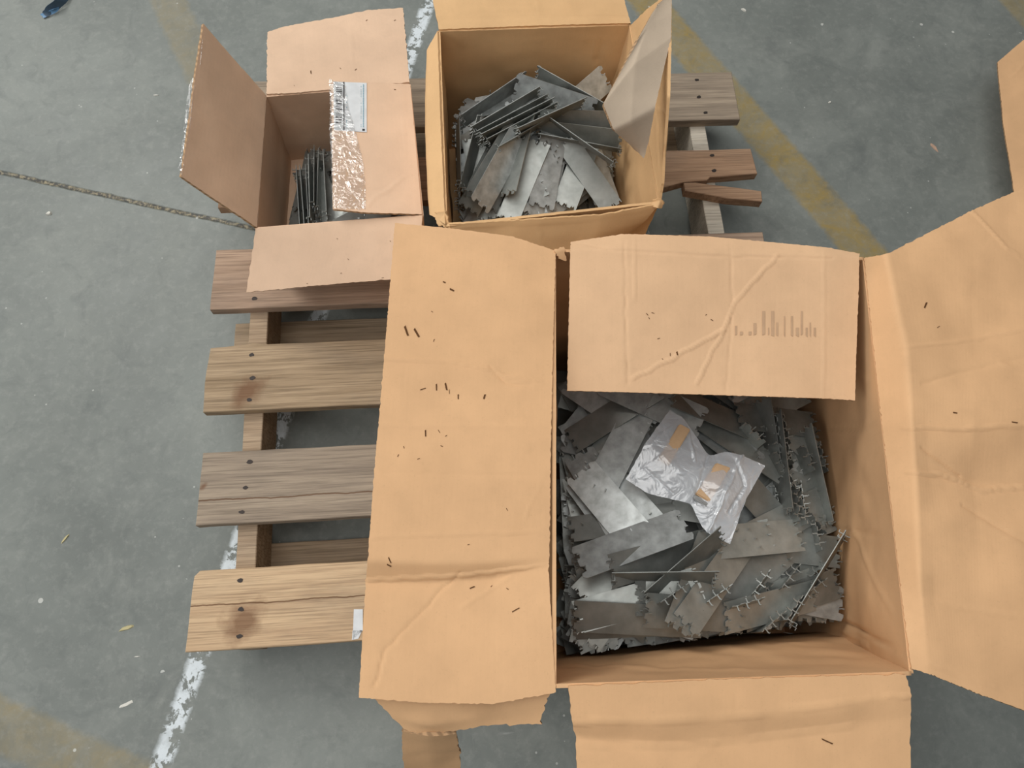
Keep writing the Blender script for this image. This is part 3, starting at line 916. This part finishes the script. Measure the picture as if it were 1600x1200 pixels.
class Pile:
    """height field over a carton's inside; every plate comes to lie on what is under it"""
    def __init__(s, poly, base, seed, zone):
        s.poly = [Vector((p.x, p.y)) for p in poly]
        s.res = .003
        xs = [p.x for p in s.poly]; ys = [p.y for p in s.poly]
        s.x0, s.y0 = min(xs) - .02, min(ys) - .02
        s.nx = int((max(xs) - s.x0 + .04) / s.res); s.ny = int((max(ys) - s.y0 + .04) / s.res)
        s.H = np.array([[base(s.x0 + i * s.res, s.y0 + j * s.res) for j in range(s.ny)] for i in range(s.nx)])
        s.rnd = random.Random(seed)
        s.zone = zone

    def h(s, x, y):
        i = np.clip(((x - s.x0) / s.res).astype(int), 0, s.nx - 1); j = np.clip(((y - s.y0) / s.res).astype(int), 0, s.ny - 1)
        return s.H[i, j]

    def h1(s, x, y): return float(s.h(np.array([x]), np.array([y]))[0])

    def keep_in(s, cx, cy, R, L, W, m=.004):
        pts = [R @ Vector((a * L / 2, b * W / 2, 0)) for a in (-1, 1) for b in (-1, 1)]
        n = len(s.poly)
        for _ in range(3):
            for q in range(n):
                a, b = s.poly[q], s.poly[(q + 1) % n]
                e = (b - a).normalized(); nrm = Vector((e.y, -e.x))      # the ring runs clockwise: inside is to the right
                d = min((Vector((cx + p.x, cy + p.y)) - a).dot(nrm) for p in pts) - m
                if d < 0: cx -= nrm.x * d; cy -= nrm.y * d
        return cx, cy

    def put(s, me, loc, R, label=None):
        o = bpy.data.objects.new('steel_plate', me)
        col.objects.link(o)
        o.matrix_world = Matrix.Translation(loc) @ R.to_4x4()
        o['category'] = 'plate'
        if label: o['label'] = label
        else: o['label'], o['group'] = s.zone(*proj(loc), R)
        return o

    def lay(s, cx, cy, yaw, kind, label=None, tilt=(0, 0), grid=(13, 5), drop=0.0, press=.90):
        """lie down flat on the pile"""
        me, L, W = PL[kind]
        R0 = Matrix.Rotation(yaw, 3, 'Z')
        cx, cy = s.keep_in(cx, cy, R0, L, W)
        u, v = np.meshgrid(np.linspace(-.5, .5, grid[0]) * L, np.linspace(-.5, .5, grid[1]) * W)
        u = u.ravel(); v = v.ravel()
        c, sn = math.cos(yaw), math.sin(yaw)
        x = cx + c * u - sn * v; y = cy + sn * u + c * v
        h = s.h(x, y)
        A = np.stack([np.ones_like(u), u, v], 1)
        w = np.ones_like(u)
        for _ in range(4):
            k = np.linalg.solve((A * w[:, None]).T @ A + np.diag([0, 1e-4, 1e-4]), (A * w[:, None]).T @ h)
            w = 1 / (1 + np.exp(-(h - A @ k) / .002)) + .05
        k[1] = np.clip(k[1], -.35, .35) + tilt[0]; k[2] = np.clip(k[2], -.5, .5) + tilt[1]
        res = h - A @ k
        k[0] += np.quantile(res, press) + .0008 - drop
        a = Vector((1, 0, k[1])).normalized(); b = Vector((0, 1, k[2])); b = (b - a * b.dot(a)).normalized(); n = a.cross(b)
        Rt = Matrix((a, b, n)).transposed()
        R = R0 @ Rt
        o = s.put(me, Vector((cx, cy, T + k[0])), R, label)
        gu, gv = np.meshgrid(np.arange(-.5, .5001, s.res * .8 / L) * L, np.arange(-.5, .5001, s.res * .8 / W) * W)
        gu = gu.ravel(); gv = gv.ravel()
        X = cx + c * gu - sn * gv; Y = cy + sn * gu + c * gv
        Z = k[0] + k[1] * gu + k[2] * gv + .0012
        i = ((X - s.x0) / s.res).astype(int); j = ((Y - s.y0) / s.res).astype(int)
        ok = (i >= 0) & (i < s.nx) & (j >= 0) & (j < s.ny)
        np.maximum.at(s.H, (i[ok], j[ok]), Z[ok])
        return o

    def px(s, p, kind, label=None, **kw):
        """axis of a plate as seen in the photo"""
        (xa, ya), (xb, yb) = p
        z = .1
        for _ in range(5):
            A, B = at(xa, ya, z), at(xb, yb, z)
            cx, cy = (A.x + B.x) / 2, (A.y + B.y) / 2
            z = s.h1(cx, cy)
        d = B - A
        return s.lay(cx, cy, math.atan2(d.y, d.x), kind, label, **kw)

    def stand(s, p, kind, roll, label=None, sink=.008, pitch=0.0, lift=0.0):
        """rest on a long edge, rolled over by roll degrees"""
        me, L, W = PL[kind]
        (xa, ya), (xb, yb) = p
        z = .1
        for _ in range(5):
            A, B = at(xa, ya, z + W * .5 * abs(math.sin(math.radians(roll)))), at(xb, yb, z + W * .5 * abs(math.sin(math.radians(roll))))
            cx, cy = (A.x + B.x) / 2, (A.y + B.y) / 2
            z = s.h1(cx, cy) - sink + lift
        d = B - A
        R = Matrix.Rotation(math.atan2(d.y, d.x), 3, 'Z') @ Matrix.Rotation(-math.radians(pitch), 3, 'Y') @ Matrix.Rotation(math.radians(roll), 3, 'X')
        cx, cy = s.keep_in(cx, cy, R, L, W)
        zz = z + W * .5 * abs(math.sin(math.radians(roll))) + L * .5 * abs(math.sin(math.radians(pitch))) * .7
        return s.put(me, Vector((cx, cy, T + zz)), R, label)

    def upend(s, px, py, a, kind, tip, lean, roll):
        """stand on a short end, sunk into the pile so that only the top shows"""
        me, L, W = PL[kind]
        z = .1
        for _ in range(5):
            c = at(px, py, z + tip); z = s.h1(c.x, c.y)
        R = Matrix.Rotation(a - math.pi / 2, 3, 'Z') @ Matrix.Rotation(math.radians(90 - lean), 3, 'Y') @ Matrix.Rotation(math.radians(roll), 3, 'X')
        cx, cy = s.keep_in(c.x, c.y, R, L, W)
        return s.put(me, Vector((cx, cy, T + z + tip - L / 2)), R)

    def filler(s, n, zmargin=0):
        xs = [p.x for p in s.poly]; ys = [p.y for p in s.poly]
        for q in range(n):
            s.lay(s.rnd.uniform(min(xs), max(xs)), s.rnd.uniform(min(ys), max(ys)), s.rnd.uniform(0, math.pi), s.rnd.randrange(6), tilt=(s.rnd.gauss(0, .03), s.rnd.gauss(0, .06)))


def heap(name, label, pile, zlo, zhi, n, seed):
    """the plates buried below the visible ones: one heap nobody could count"""
    rnd = random.Random(seed)
    xs = [p.x for p in pile.poly]; ys = [p.y for p in pile.poly]
    V = []; F = []
    for q in range(n):
        yaw = rnd.uniform(0, 3.14); L, W = .13, .04
        R = Matrix.Rotation(yaw, 3, 'Z') @ Matrix.Rotation(rnd.gauss(0, .25), 3, 'X')
        cx, cy = pile.keep_in(rnd.uniform(min(xs), max(xs)), rnd.uniform(min(ys), max(ys)), R, L, W, .006)
        top = zhi(cx, cy)
        z = zlo + .008 + (top - zlo - .012) * (q / n)
        o = len(V)
        for c in ((-1, -1, -1), (1, -1, -1), (1, 1, -1), (-1, 1, -1), (-1, -1, 1), (1, -1, 1), (1, 1, 1), (-1, 1, 1)):
            p = R @ Vector((c[0] * L / 2, c[1] * W / 2, c[2] * .0006))
            V.append((cx + p.x, cy + p.y, max(T + zlo + .001, T + z + p.z)))
        F += [tuple(o + i for i in f) for f in ((3, 2, 1, 0), (4, 5, 6, 7), (0, 1, 5, 4), (1, 2, 6, 5), (2, 3, 7, 6), (3, 0, 4, 7))]
    o = mesh_obj(name, V, F, [M['steel']], None, False)
    tag(o, label, 'metal plates', kind='stuff')
    return o


def ring(loopa, loopb, t):
    return [a.lerp(b, t) for a, b in zip(loopa, loopb)]


def zone3(x, y, R):
    up = abs(R[2][0]) > .7
    if up and x > 1185 and y < 870: return 'grey plate standing upright, pinned end up, along the right wall of the large carton', 'upright plates at the right wall of the large carton'
    if up: return 'grey plate standing upright, pinned end up, near the front right of the large carton', 'upright plates at the front right of the large carton'
    if y < 660: return 'grey notched plate lying in the shade below the pale back flap of the large carton', 'plates below the back flap of the large carton'
    if x > 1185 and y < 880: return 'grey notched plate lying among the upright ones at the right of the large carton', 'flat plates at the right of the large carton'
    if y > 930: return 'grey notched plate lying along the front wall of the large carton', 'plates along the front wall of the large carton'
    if x < 985: return 'grey notched plate lying left of the clear bag in the large carton', 'plates left of the clear bag'
    if y < 850: return 'grey notched plate lying beneath or against the clear bag in the large carton', 'plates beneath the clear bag'
    return 'grey notched plate lying between the clear bag and the front wall plates', 'plates in front of the clear bag'


def zone2(x, y, R):
    if y < 205: return 'dark grey notched plate lying toward the back wall of the middle carton', 'plates at the back of the middle carton'
    if x < 790: return 'grey notched plate lying toward the front left corner of the middle carton', 'plates at the front left of the middle carton'
    if x > 890: return 'grey notched plate lying toward the front right corner of the middle carton', 'plates at the front right of the middle carton'
    return 'grey notched plate lying at the front centre of the middle carton', 'plates at the front centre of the middle carton'


def zone1(x, y, R):
    if x < 515 and abs(R[2][1]) > .7: return 'dark grey plate standing on edge in the row left of the taped flap', 'plates on edge in the small carton'
    if x < 515: return 'dark grey plate lying left of the taped flap in the small carton', 'plates lying at the left in the small carton'
    return 'dark grey plate half hidden beneath the taped flap of the small carton', 'plates beneath the taped flap'


# ---- plates in the large carton
def base3(x, y): return .192 + .012 * math.sin((x - .55) / .38 * 3.14) * math.sin((y + 1.08) / .42 * 3.14)


p3 = Pile([Vector((.560, -.662, 0)), Vector((.926, -.680, 0)), Vector((.906, -1.074, 0)), Vector((.538, -1.094, 0))], base3, 11, zone3)
heap('steel_plate_heap', 'heap of grey steel plates deep in the large front carton', p3, .006, base3, 230, 5)
p3.filler(110)
for p, kk in [(((870, 640), (893, 660)), 1), (((900, 725), (932, 688)), 0), (((880, 800), (905, 840)), 1), (((1085, 660), (1140, 705)), 1), (((990, 625), (1020, 640)), 4), (((870, 905), (905, 870)), 0),
              (((1115, 668), (1195, 722)), 0), (((1010, 790), (1060, 800)), 0), (((925, 822), (1010, 812)), 5), (((1165, 770), (1195, 800)), 0), (((1110, 885), (1190, 897)), 3), (((1220, 852), (1290, 858)), 0),
              (((950, 755), (988, 808)), 4), (((920, 745), (948, 804)), 1), (((948, 742), (990, 660)), 1), (((1035, 935), (1090, 930)), 0), (((900, 975), (1030, 970)), 2), (((870, 958), (1008, 920)), 2),
              (((1150, 985), (1240, 950)), 0), (((1190, 890), (1140, 935)), 0), (((885, 1012), (1010, 1018)), 2), (((1180, 1008), (1270, 975)), 0), (((1020, 1015), (1110, 1018)), 0), (((1100, 860), (1150, 850)), 3)]:
    p3.px(p, kk)
p3.px(((874, 690), (978, 632)), 0, 'flat grey plate at the back left of the large carton under the flap')
p3.px(((898, 770), (944, 834)), 4, 'broad pale plate with jagged end near the left flap of the large carton')
p3.px(((1003, 618), (1038, 634)), 4, 'bright plate end jutting from under the back flap above the clear bag')
p3.px(((1070, 640), (1134, 657)), 3, 'light plate running right from the top corner of the clear bag')
p3.px(((1240, 668), (1290, 670)), 3, 'short looking plate against the right wall beside the back flap')
p3.px(((965, 893), (1078, 858)), 0, 'shaded plate just below the large light grey one')
p3.px(((908, 878), (1056, 824)), 4, 'large flat light grey plate in front of the clear bag')
p3.px(((1112, 918), (1076, 1000)), 5, 'steeply angled plate left of the long one slanting to the front wall')
p3.px(((1165, 920), (1087, 1020)), 2, 'long plate slanting to the front wall of the large carton')
p3.px(((1215, 832), (1292, 792)), 0, 'plate slanting up to the right wall beside the clear bag')
p3.px(((1150, 846), (1218, 838)), 3, 'brownish lit plate just right of the tip of the clear bag')
p3.px(((1128, 1014), (1244, 984)), 0, 'plate lying along the front wall at the right corner of the large carton')
# plates standing upright at the right: their pinned ends point at the ceiling
for p, kk, ro in [(((1212, 650), (1228, 800)), 5, 86), (((1262, 690), (1286, 800)), 5, 84), (((1190, 640), (1213, 760)), 5, 75)]:
    p3.stand(p, kk, ro, pitch=random.uniform(-5, 5), lift=random.uniform(-.004, .004))
ru = random.Random(17)
for cx0, cy0, cx1, cy1, n in [(1206, 652, 1222, 800, 3), (1219, 645, 1236, 806, 4), (1234, 650, 1254, 812, 4), (1252, 690, 1272, 840, 3), (1272, 690, 1292, 860, 3),
                              (1110, 948, 1200, 895, 2), (1160, 960, 1296, 876, 4), (1190, 985, 1300, 912, 3), (1038, 948, 1072, 915, 1), (1165, 662, 1185, 700, 1)]:
    for q in range(n):
        t = (q + .5) / n
        x, y = cx0 + (cx1 - cx0) * t + ru.uniform(-2, 2), cy0 + (cy1 - cy0) * t + ru.uniform(-3, 3)
        a = math.atan2(-(cy1 - cy0), cx1 - cx0) + ru.gauss(0, .12)
        p3.upend(x, y, a, ru.choice([0, 3, 5]), ru.uniform(.012, .024), ru.gauss(0, 7), ru.gauss(0, 5))
p3.stand(((1312, 872), (1248, 990)), 5, 112, 'narrow plate leaning on the right wall of the large carton', pitch=-8)
p3.stand(((872, 992), (1068, 1016)), 2, 50, 'long plate tipped on edge along the front wall of the large carton', pitch=0)
for p, ro in [(((862, 898), (905, 900)), 70), (((1050, 905), (1090, 870)), 60), (((1010, 905), (1060, 905)), 75), (((1180, 665), (1200, 700)), 70)]:
    p3.stand(p, 3, ro, pitch=random.uniform(-8, 8), sink=.02)


# ---- plates in the middle carton
def base2(x, y):
    t = (y + .50) / .33
    return .045 + .095 * max(0, min(1, t)) ** 1.3


p2 = Pile([Vector((.428, -.182, 0)), Vector((.704, -.176, 0)), Vector((.706, -.470, 0)), Vector((.430, -.488, 0))], base2, 21, zone2)
heap('steel_plate_heap', 'heap of grey steel plates deep in the middle carton', p2, .006, base2, 130, 6)
p2.filler(62)
for p, kk in [(((730, 243), (760, 228)), 0), (((744, 250), (800, 235)), 1), (((810, 240), (835, 255)), 1), (((870, 235), (900, 255)), 1), (((850, 310), (860, 270)), 1), (((807, 265), (827, 328)), 4), (((969, 240), (935, 268)), 0),
              (((965, 275), (972, 325)), 0), (((935, 300), (900, 330)), 0), (((847, 328), (906, 284)), 4), (((771, 330), (822, 318)), 3), (((745, 270), (760, 330)), 0), (((880, 215), (950, 245)), 0)]:
    p2.px(p, kk)
p2.px(((864, 222), (847, 315)), 1, 'flat grey plate pointing to the back in the middle of the middle carton')
p2.px(((912, 256), (949, 326)), 4, 'broad plate slanting to the front right corner of the middle carton')
for p, kk, tl in [(((800, 325), (835, 255)), 5, .35), (((890, 300), (915, 240)), 0, -.3), (((765, 318), (800, 250)), 0, .4), (((930, 262), (968, 300)), 5, .3)]:
    p2.px(p, kk, tilt=(0, tl))
for p, kk, ro, pi_, lf in [(((722, 325), (776, 232)), 0, 35, 12, 0), (((744, 300), (804, 216)), 5, 42, 14, .008), (((752, 315), (808, 228)), 1, 50, 12, .012), (((795, 300), (822, 200)), 5, -48, 14, .006),
                      (((703, 216), (706, 322)), 5, 86, 0, .02), (((709, 220), (713, 322)), 0, 84, 0, .015), (((716, 216), (719, 320)), 5, 80, 2, .01), (((723, 300), (752, 190)), 5, 74, 4, .01),
                      (((746, 200), (832, 153)), 5, 104, 3, .012), (((752, 207), (846, 160)), 5, 106, 2, .010), (((760, 212), (852, 168)), 0, 103, 2, .008), (((770, 216), (858, 172)), 5, 108, 2, .006), (((740, 178), (800, 140)), 1, 96, 3, .012),
                      (((826, 146), (905, 168)), 1, 58, -4, .018), (((846, 122), (940, 166)), 0, 98, -6, .022), (((778, 232), (870, 184)), 3, 112, 4, .01), (((812, 205), (905, 168)), 3, 108, 4, .015),
                      (((870, 190), (950, 192)), 0, 64, 0, .015), (((868, 202), (944, 246)), 5, 116, -8, .012), (((880, 216), (955, 230)), 5, 118, 0, .008), (((900, 205), (960, 212)), 5, 78, 0, .008),
                      (((925, 148), (985, 104)), 4, 48, 10, .035)]:
    lab = {(925, 148): 'dark plate leaning in the back right corner of the middle carton', (795, 300): 'plate standing up slanted left of the centre of the middle carton',
           (846, 122): 'plate with bright pins tipped on edge near the back wall of the middle carton'}.get(p[0])
    p2.stand(p, kk, ro, lab, pitch=pi_, lift=lf, sink=.004)
blue = p2.px(((788, 132), (812, 128)), 1, 'bluish plate corner by the back wall of the middle carton', tilt=(0, .3))


# ---- plates in the small carton
def base1(x, y): return .022


c1_ = sum(b1, Vector()) / 4
p1 = Pile([*[Vector((p.x * .94 + c1_.x * .06, p.y * .94 + c1_.y * .06, 0)) for p in b1]], base1, 31, zone1)
p1.filler(34)
for p in (((456, 345), (472, 262)), ((470, 348), (486, 268)), ((452, 340), (462, 300)), ((484, 262), (512, 252)), ((480, 300), (488, 250))): p1.px(p, 0)
for p, kk, ro, pi_ in [(((492, 232), (496, 345)), 5, 86, 10), (((486, 262), (490, 345)), 0, 92, 6), (((480, 290), (484, 348)), 5, 84, 4), (((473, 292), (478, 348)), 5, 88, 4), (((466, 292), (470, 348)), 5, 85, 3), (((500, 240), (501, 346)), 5, 90, 8),
                       (((506, 250), (512, 340)), 5, 84, 4)]:
    p1.stand(p, kk, ro, None, pitch=pi_, sink=.004)
for p in [((502, 297), (519, 345)), ((530, 338), (545, 300)), ((560, 340), (580, 310)), ((600, 342), (620, 330)), ((640, 340), (650, 310))]:
    p1.px(p, 0)

# ------------------------------------------------------------------ clear bag with two foam blocks
zb = max(p3.h1(*at(x, y, .235).xy) for x, y in [(1010, 740), (1050, 700), (1060, 660), (1100, 760), (1140, 730), (1130, 800), (1080, 740)]) + .004
rows = [[(1046, 641), (1010, 690), (978, 749)], [(1067, 652), (1035, 712), (1012, 771)], [(1088, 682), (1060, 735), (1046, 779)], [(1107, 713), (1094, 750), (1080, 787)],
        [(1135, 706), (1125, 760), (1096, 822)], [(1160, 712), (1140, 775), (1107, 834)], [(1195, 728), (1163, 785), (1141, 850)]]
lift = [.012, .018, .017, .014, .019, .017, .006]
top = [[at(x, y, zb + (lf if q == 1 else .0035)) for q, (x, y) in enumerate(r)] for r, lf in zip(rows, lift)]
low = [[at(x, y, zb + .003) for x, y in r] for r in rows]
creases = [([(985, 745), (1030, 715), (1060, 700)], 0.00173, 1.5), ([(1107, 713), (1095, 750), (1085, 785)], -0.00344, 1.5), ([(1160, 712), (1130, 780), (1108, 830)], 0.00258, 1.5), ([(1020, 690), (1060, 655)], 0.00173, 1.5),
           ([(1075, 670), (1085, 720)], 0.00258, 1.5), ([(1000, 725), (1050, 770)], -0.00173, 1.5), ([(1060, 740), (1100, 730)], 0.00173, 1.5), ([(1150, 720), (1165, 760), (1140, 800)], -0.00344, 1.86)]
d1 = panel_data(top, step=.0022, th=.0002, warp=.0022, ragged=.001, creases=creases, seed=70)
d2 = panel_data(low, step=.005, th=.0002, warp=.001, ragged=.001, seed=71)
V = np.concatenate([d1[0], d2[0]]); off = len(d1[0])
F = [f for f, q in zip(d1[1], d1[2]) if q == 0] + [tuple(i + off for i in f) for f, q in zip(d2[1], d2[2]) if q == 2]
bag = mesh_obj('plastic_bag', V, F, [M['bag']], None, True)
tag(bag, 'crumpled clear plastic bag lying on the grey plates in the large carton', 'bag')
M['clip'] = plain('clip_steel', (168, 168, 166), .3, .8)
for crn, lab in [([(1062, 662), (1079, 671), (1045, 728), (1028, 718)], 'tan foam block in the upper left of the clear bag'), ([(1119, 723), (1142, 731), (1109, 785), (1087, 772)], 'tan foam block in the lower right of the clear bag')]:
    hi = [at(x, y, zb + .0115) for x, y in crn]
    ax = (hi[2] + hi[3] - hi[0] - hi[1]).normalized()
    g = thing('foam_block', lab, 'foam block', sum(hi, Vector()) / 4 - Vector((0, 0, .006)))

    def slab(name, quad, z0, z1, mat):
        bm = bmesh.new()
        vs = [bm.verts.new((p.x, p.y, T + z0)) for p in quad] + [bm.verts.new((p.x, p.y, T + z1)) for p in quad]
        for f in ((3, 2, 1, 0), (4, 5, 6, 7), (0, 1, 5, 4), (1, 2, 6, 5), (2, 3, 7, 6), (3, 0, 4, 7)): bm.faces.new([vs[i] for i in f])
        bmesh.ops.recalc_face_normals(bm, faces=bm.faces)
        bmesh.ops.bevel(bm, geom=list(bm.edges), offset=.0012, segments=2, affect='EDGES')
        me = bpy.data.meshes.new(name); bm.to_mesh(me); bm.free(); me.materials.append(mat)
        return link(bpy.data.objects.new(name, me), g)
    slab('foam', hi, zb + .0035, zb + .0125, M['foam'])
    e = [hi[3] + ax * .0005, hi[2] + ax * .0005, hi[2] + ax * .006, hi[3] + ax * .006]
    slab('metal_clip', e, zb + .004, zb + .011, M['clip'])

# ------------------------------------------------------------------ litter on the floor
def crumb(name, px, py, ln, wd, ang, ht, mat, label, cat):
    c = at(px, py, -T)
    rnd = random.Random(int(px * 7 + py))
    bm = bmesh.new()
    n = 9
    lo = []; hi = []
    for a in range(n):
        t = a / n * 6.283
        r = rnd.uniform(.75, 1.15)
        x = math.cos(t) * ln / 2 * r; y = math.sin(t) * wd / 2 * r
        X = x * math.cos(ang) - y * math.sin(ang); Y = x * math.sin(ang) + y * math.cos(ang)
        lo.append(bm.verts.new((X, Y, 0.0001))); hi.append(bm.verts.new((X * .75, Y * .75, ht * rnd.uniform(.7, 1.1))))
    bm.faces.new(hi); bm.faces.new(lo[::-1])
    for a in range(n): bm.faces.new([lo[a], lo[(a + 1) % n], hi[(a + 1) % n], hi[a]])
    bmesh.ops.recalc_face_normals(bm, faces=bm.faces)
    me = bpy.data.meshes.new(name); bm.to_mesh(me); bm.free(); me.materials.append(mat)
    o = link(bpy.data.objects.new(name, me)); o.location = c
    return tag(o, label, cat)


M['chip'] = plain('pale_chip', (224, 222, 212), .7)
M['sliver'] = plain('wood_sliver', (196, 186, 142), .8)
M['pink'] = plain('pinkish_sliver', (190, 158, 136), .8)
crumb('plaster_crumb', 77, 334, .013, .009, .3, .004, M['chip'], 'white plaster crumb on the floor below the dark sawn joint at far left', 'crumb')
crumb('wood_sliver', 102, 842, .022, .004, .95, .002, M['sliver'], 'yellowish sliver on the floor left of the lowest but one pallet board', 'sliver')
crumb('wood_sliver', 198, 981, .026, .007, .3, .002, M['sliver'], 'yellowish sliver on the floor left of the front pallet board', 'sliver')
crumb('paint_chip', 196, 1101, .026, .006, .4, .001, M['chip'], 'whitish chip left of the chipped white line near the bottom', 'chip')
crumb('paint_chip', 214, 1026, .010, .002, 0, .001, M['chip'], 'thin white chip just left of the white line below the pallet', 'chip')
crumb('wood_sliver', 1459, 230, .028, .008, -1.1, .002, M['pink'], 'pinkish sliver on the floor above the large right flap', 'sliver')
crumb('plaster_crumb', 1296, 160, .008, .005, .3, .002, M['chip'], 'tiny white crumb on the floor right of the yellow line', 'crumb')
crumb('plaster_crumb', 244, 149, .012, .003, .0, .002, M['chip'], 'small white crumb on the floor left of the upright flap', 'crumb')
crumb('plaster_crumb', 1162, 16, .014, .007, -.8, .003, M['chip'], 'white crumb on the floor at the top right of the middle carton', 'crumb')
M['blue'] = plain('blue_film', (96, 140, 178), .3)
M['navy'] = plain('dark_slate_film', (62, 82, 100), .35)
bl = thing('plastic_scrap', 'blue and dark scrap on the floor at the top left edge', 'scrap', at(80, 10, -T))
V, F, MI, UV = panel_data([[at(66, 20, -T + .010), at(74, 26, -T + .004)], [at(72, 10, -T + .018), at(88, 18, -T + .003)], [at(86, 0, -T + .024), at(104, 4, -T + .006)], [at(96, -20, -T + .022), at(116, -14, -T + .004)]], step=.003, th=.0008, warp=.001, ragged=.001, seed=80)
mesh_obj('dark_film', V, F, [M['navy']], bl, True)
V, F, MI, UV = panel_data([[at(63, 22, -T + .006), at(68, 28, -T + .003)], [at(74, 18, -T + .009), at(88, 20, -T + .003)], [at(84, 14, -T + .012), at(96, 10, -T + .004)]], step=.003, th=.0008, warp=.001, ragged=.001, seed=81)
mesh_obj('blue_film', V, F, [M['blue']], bl, True)
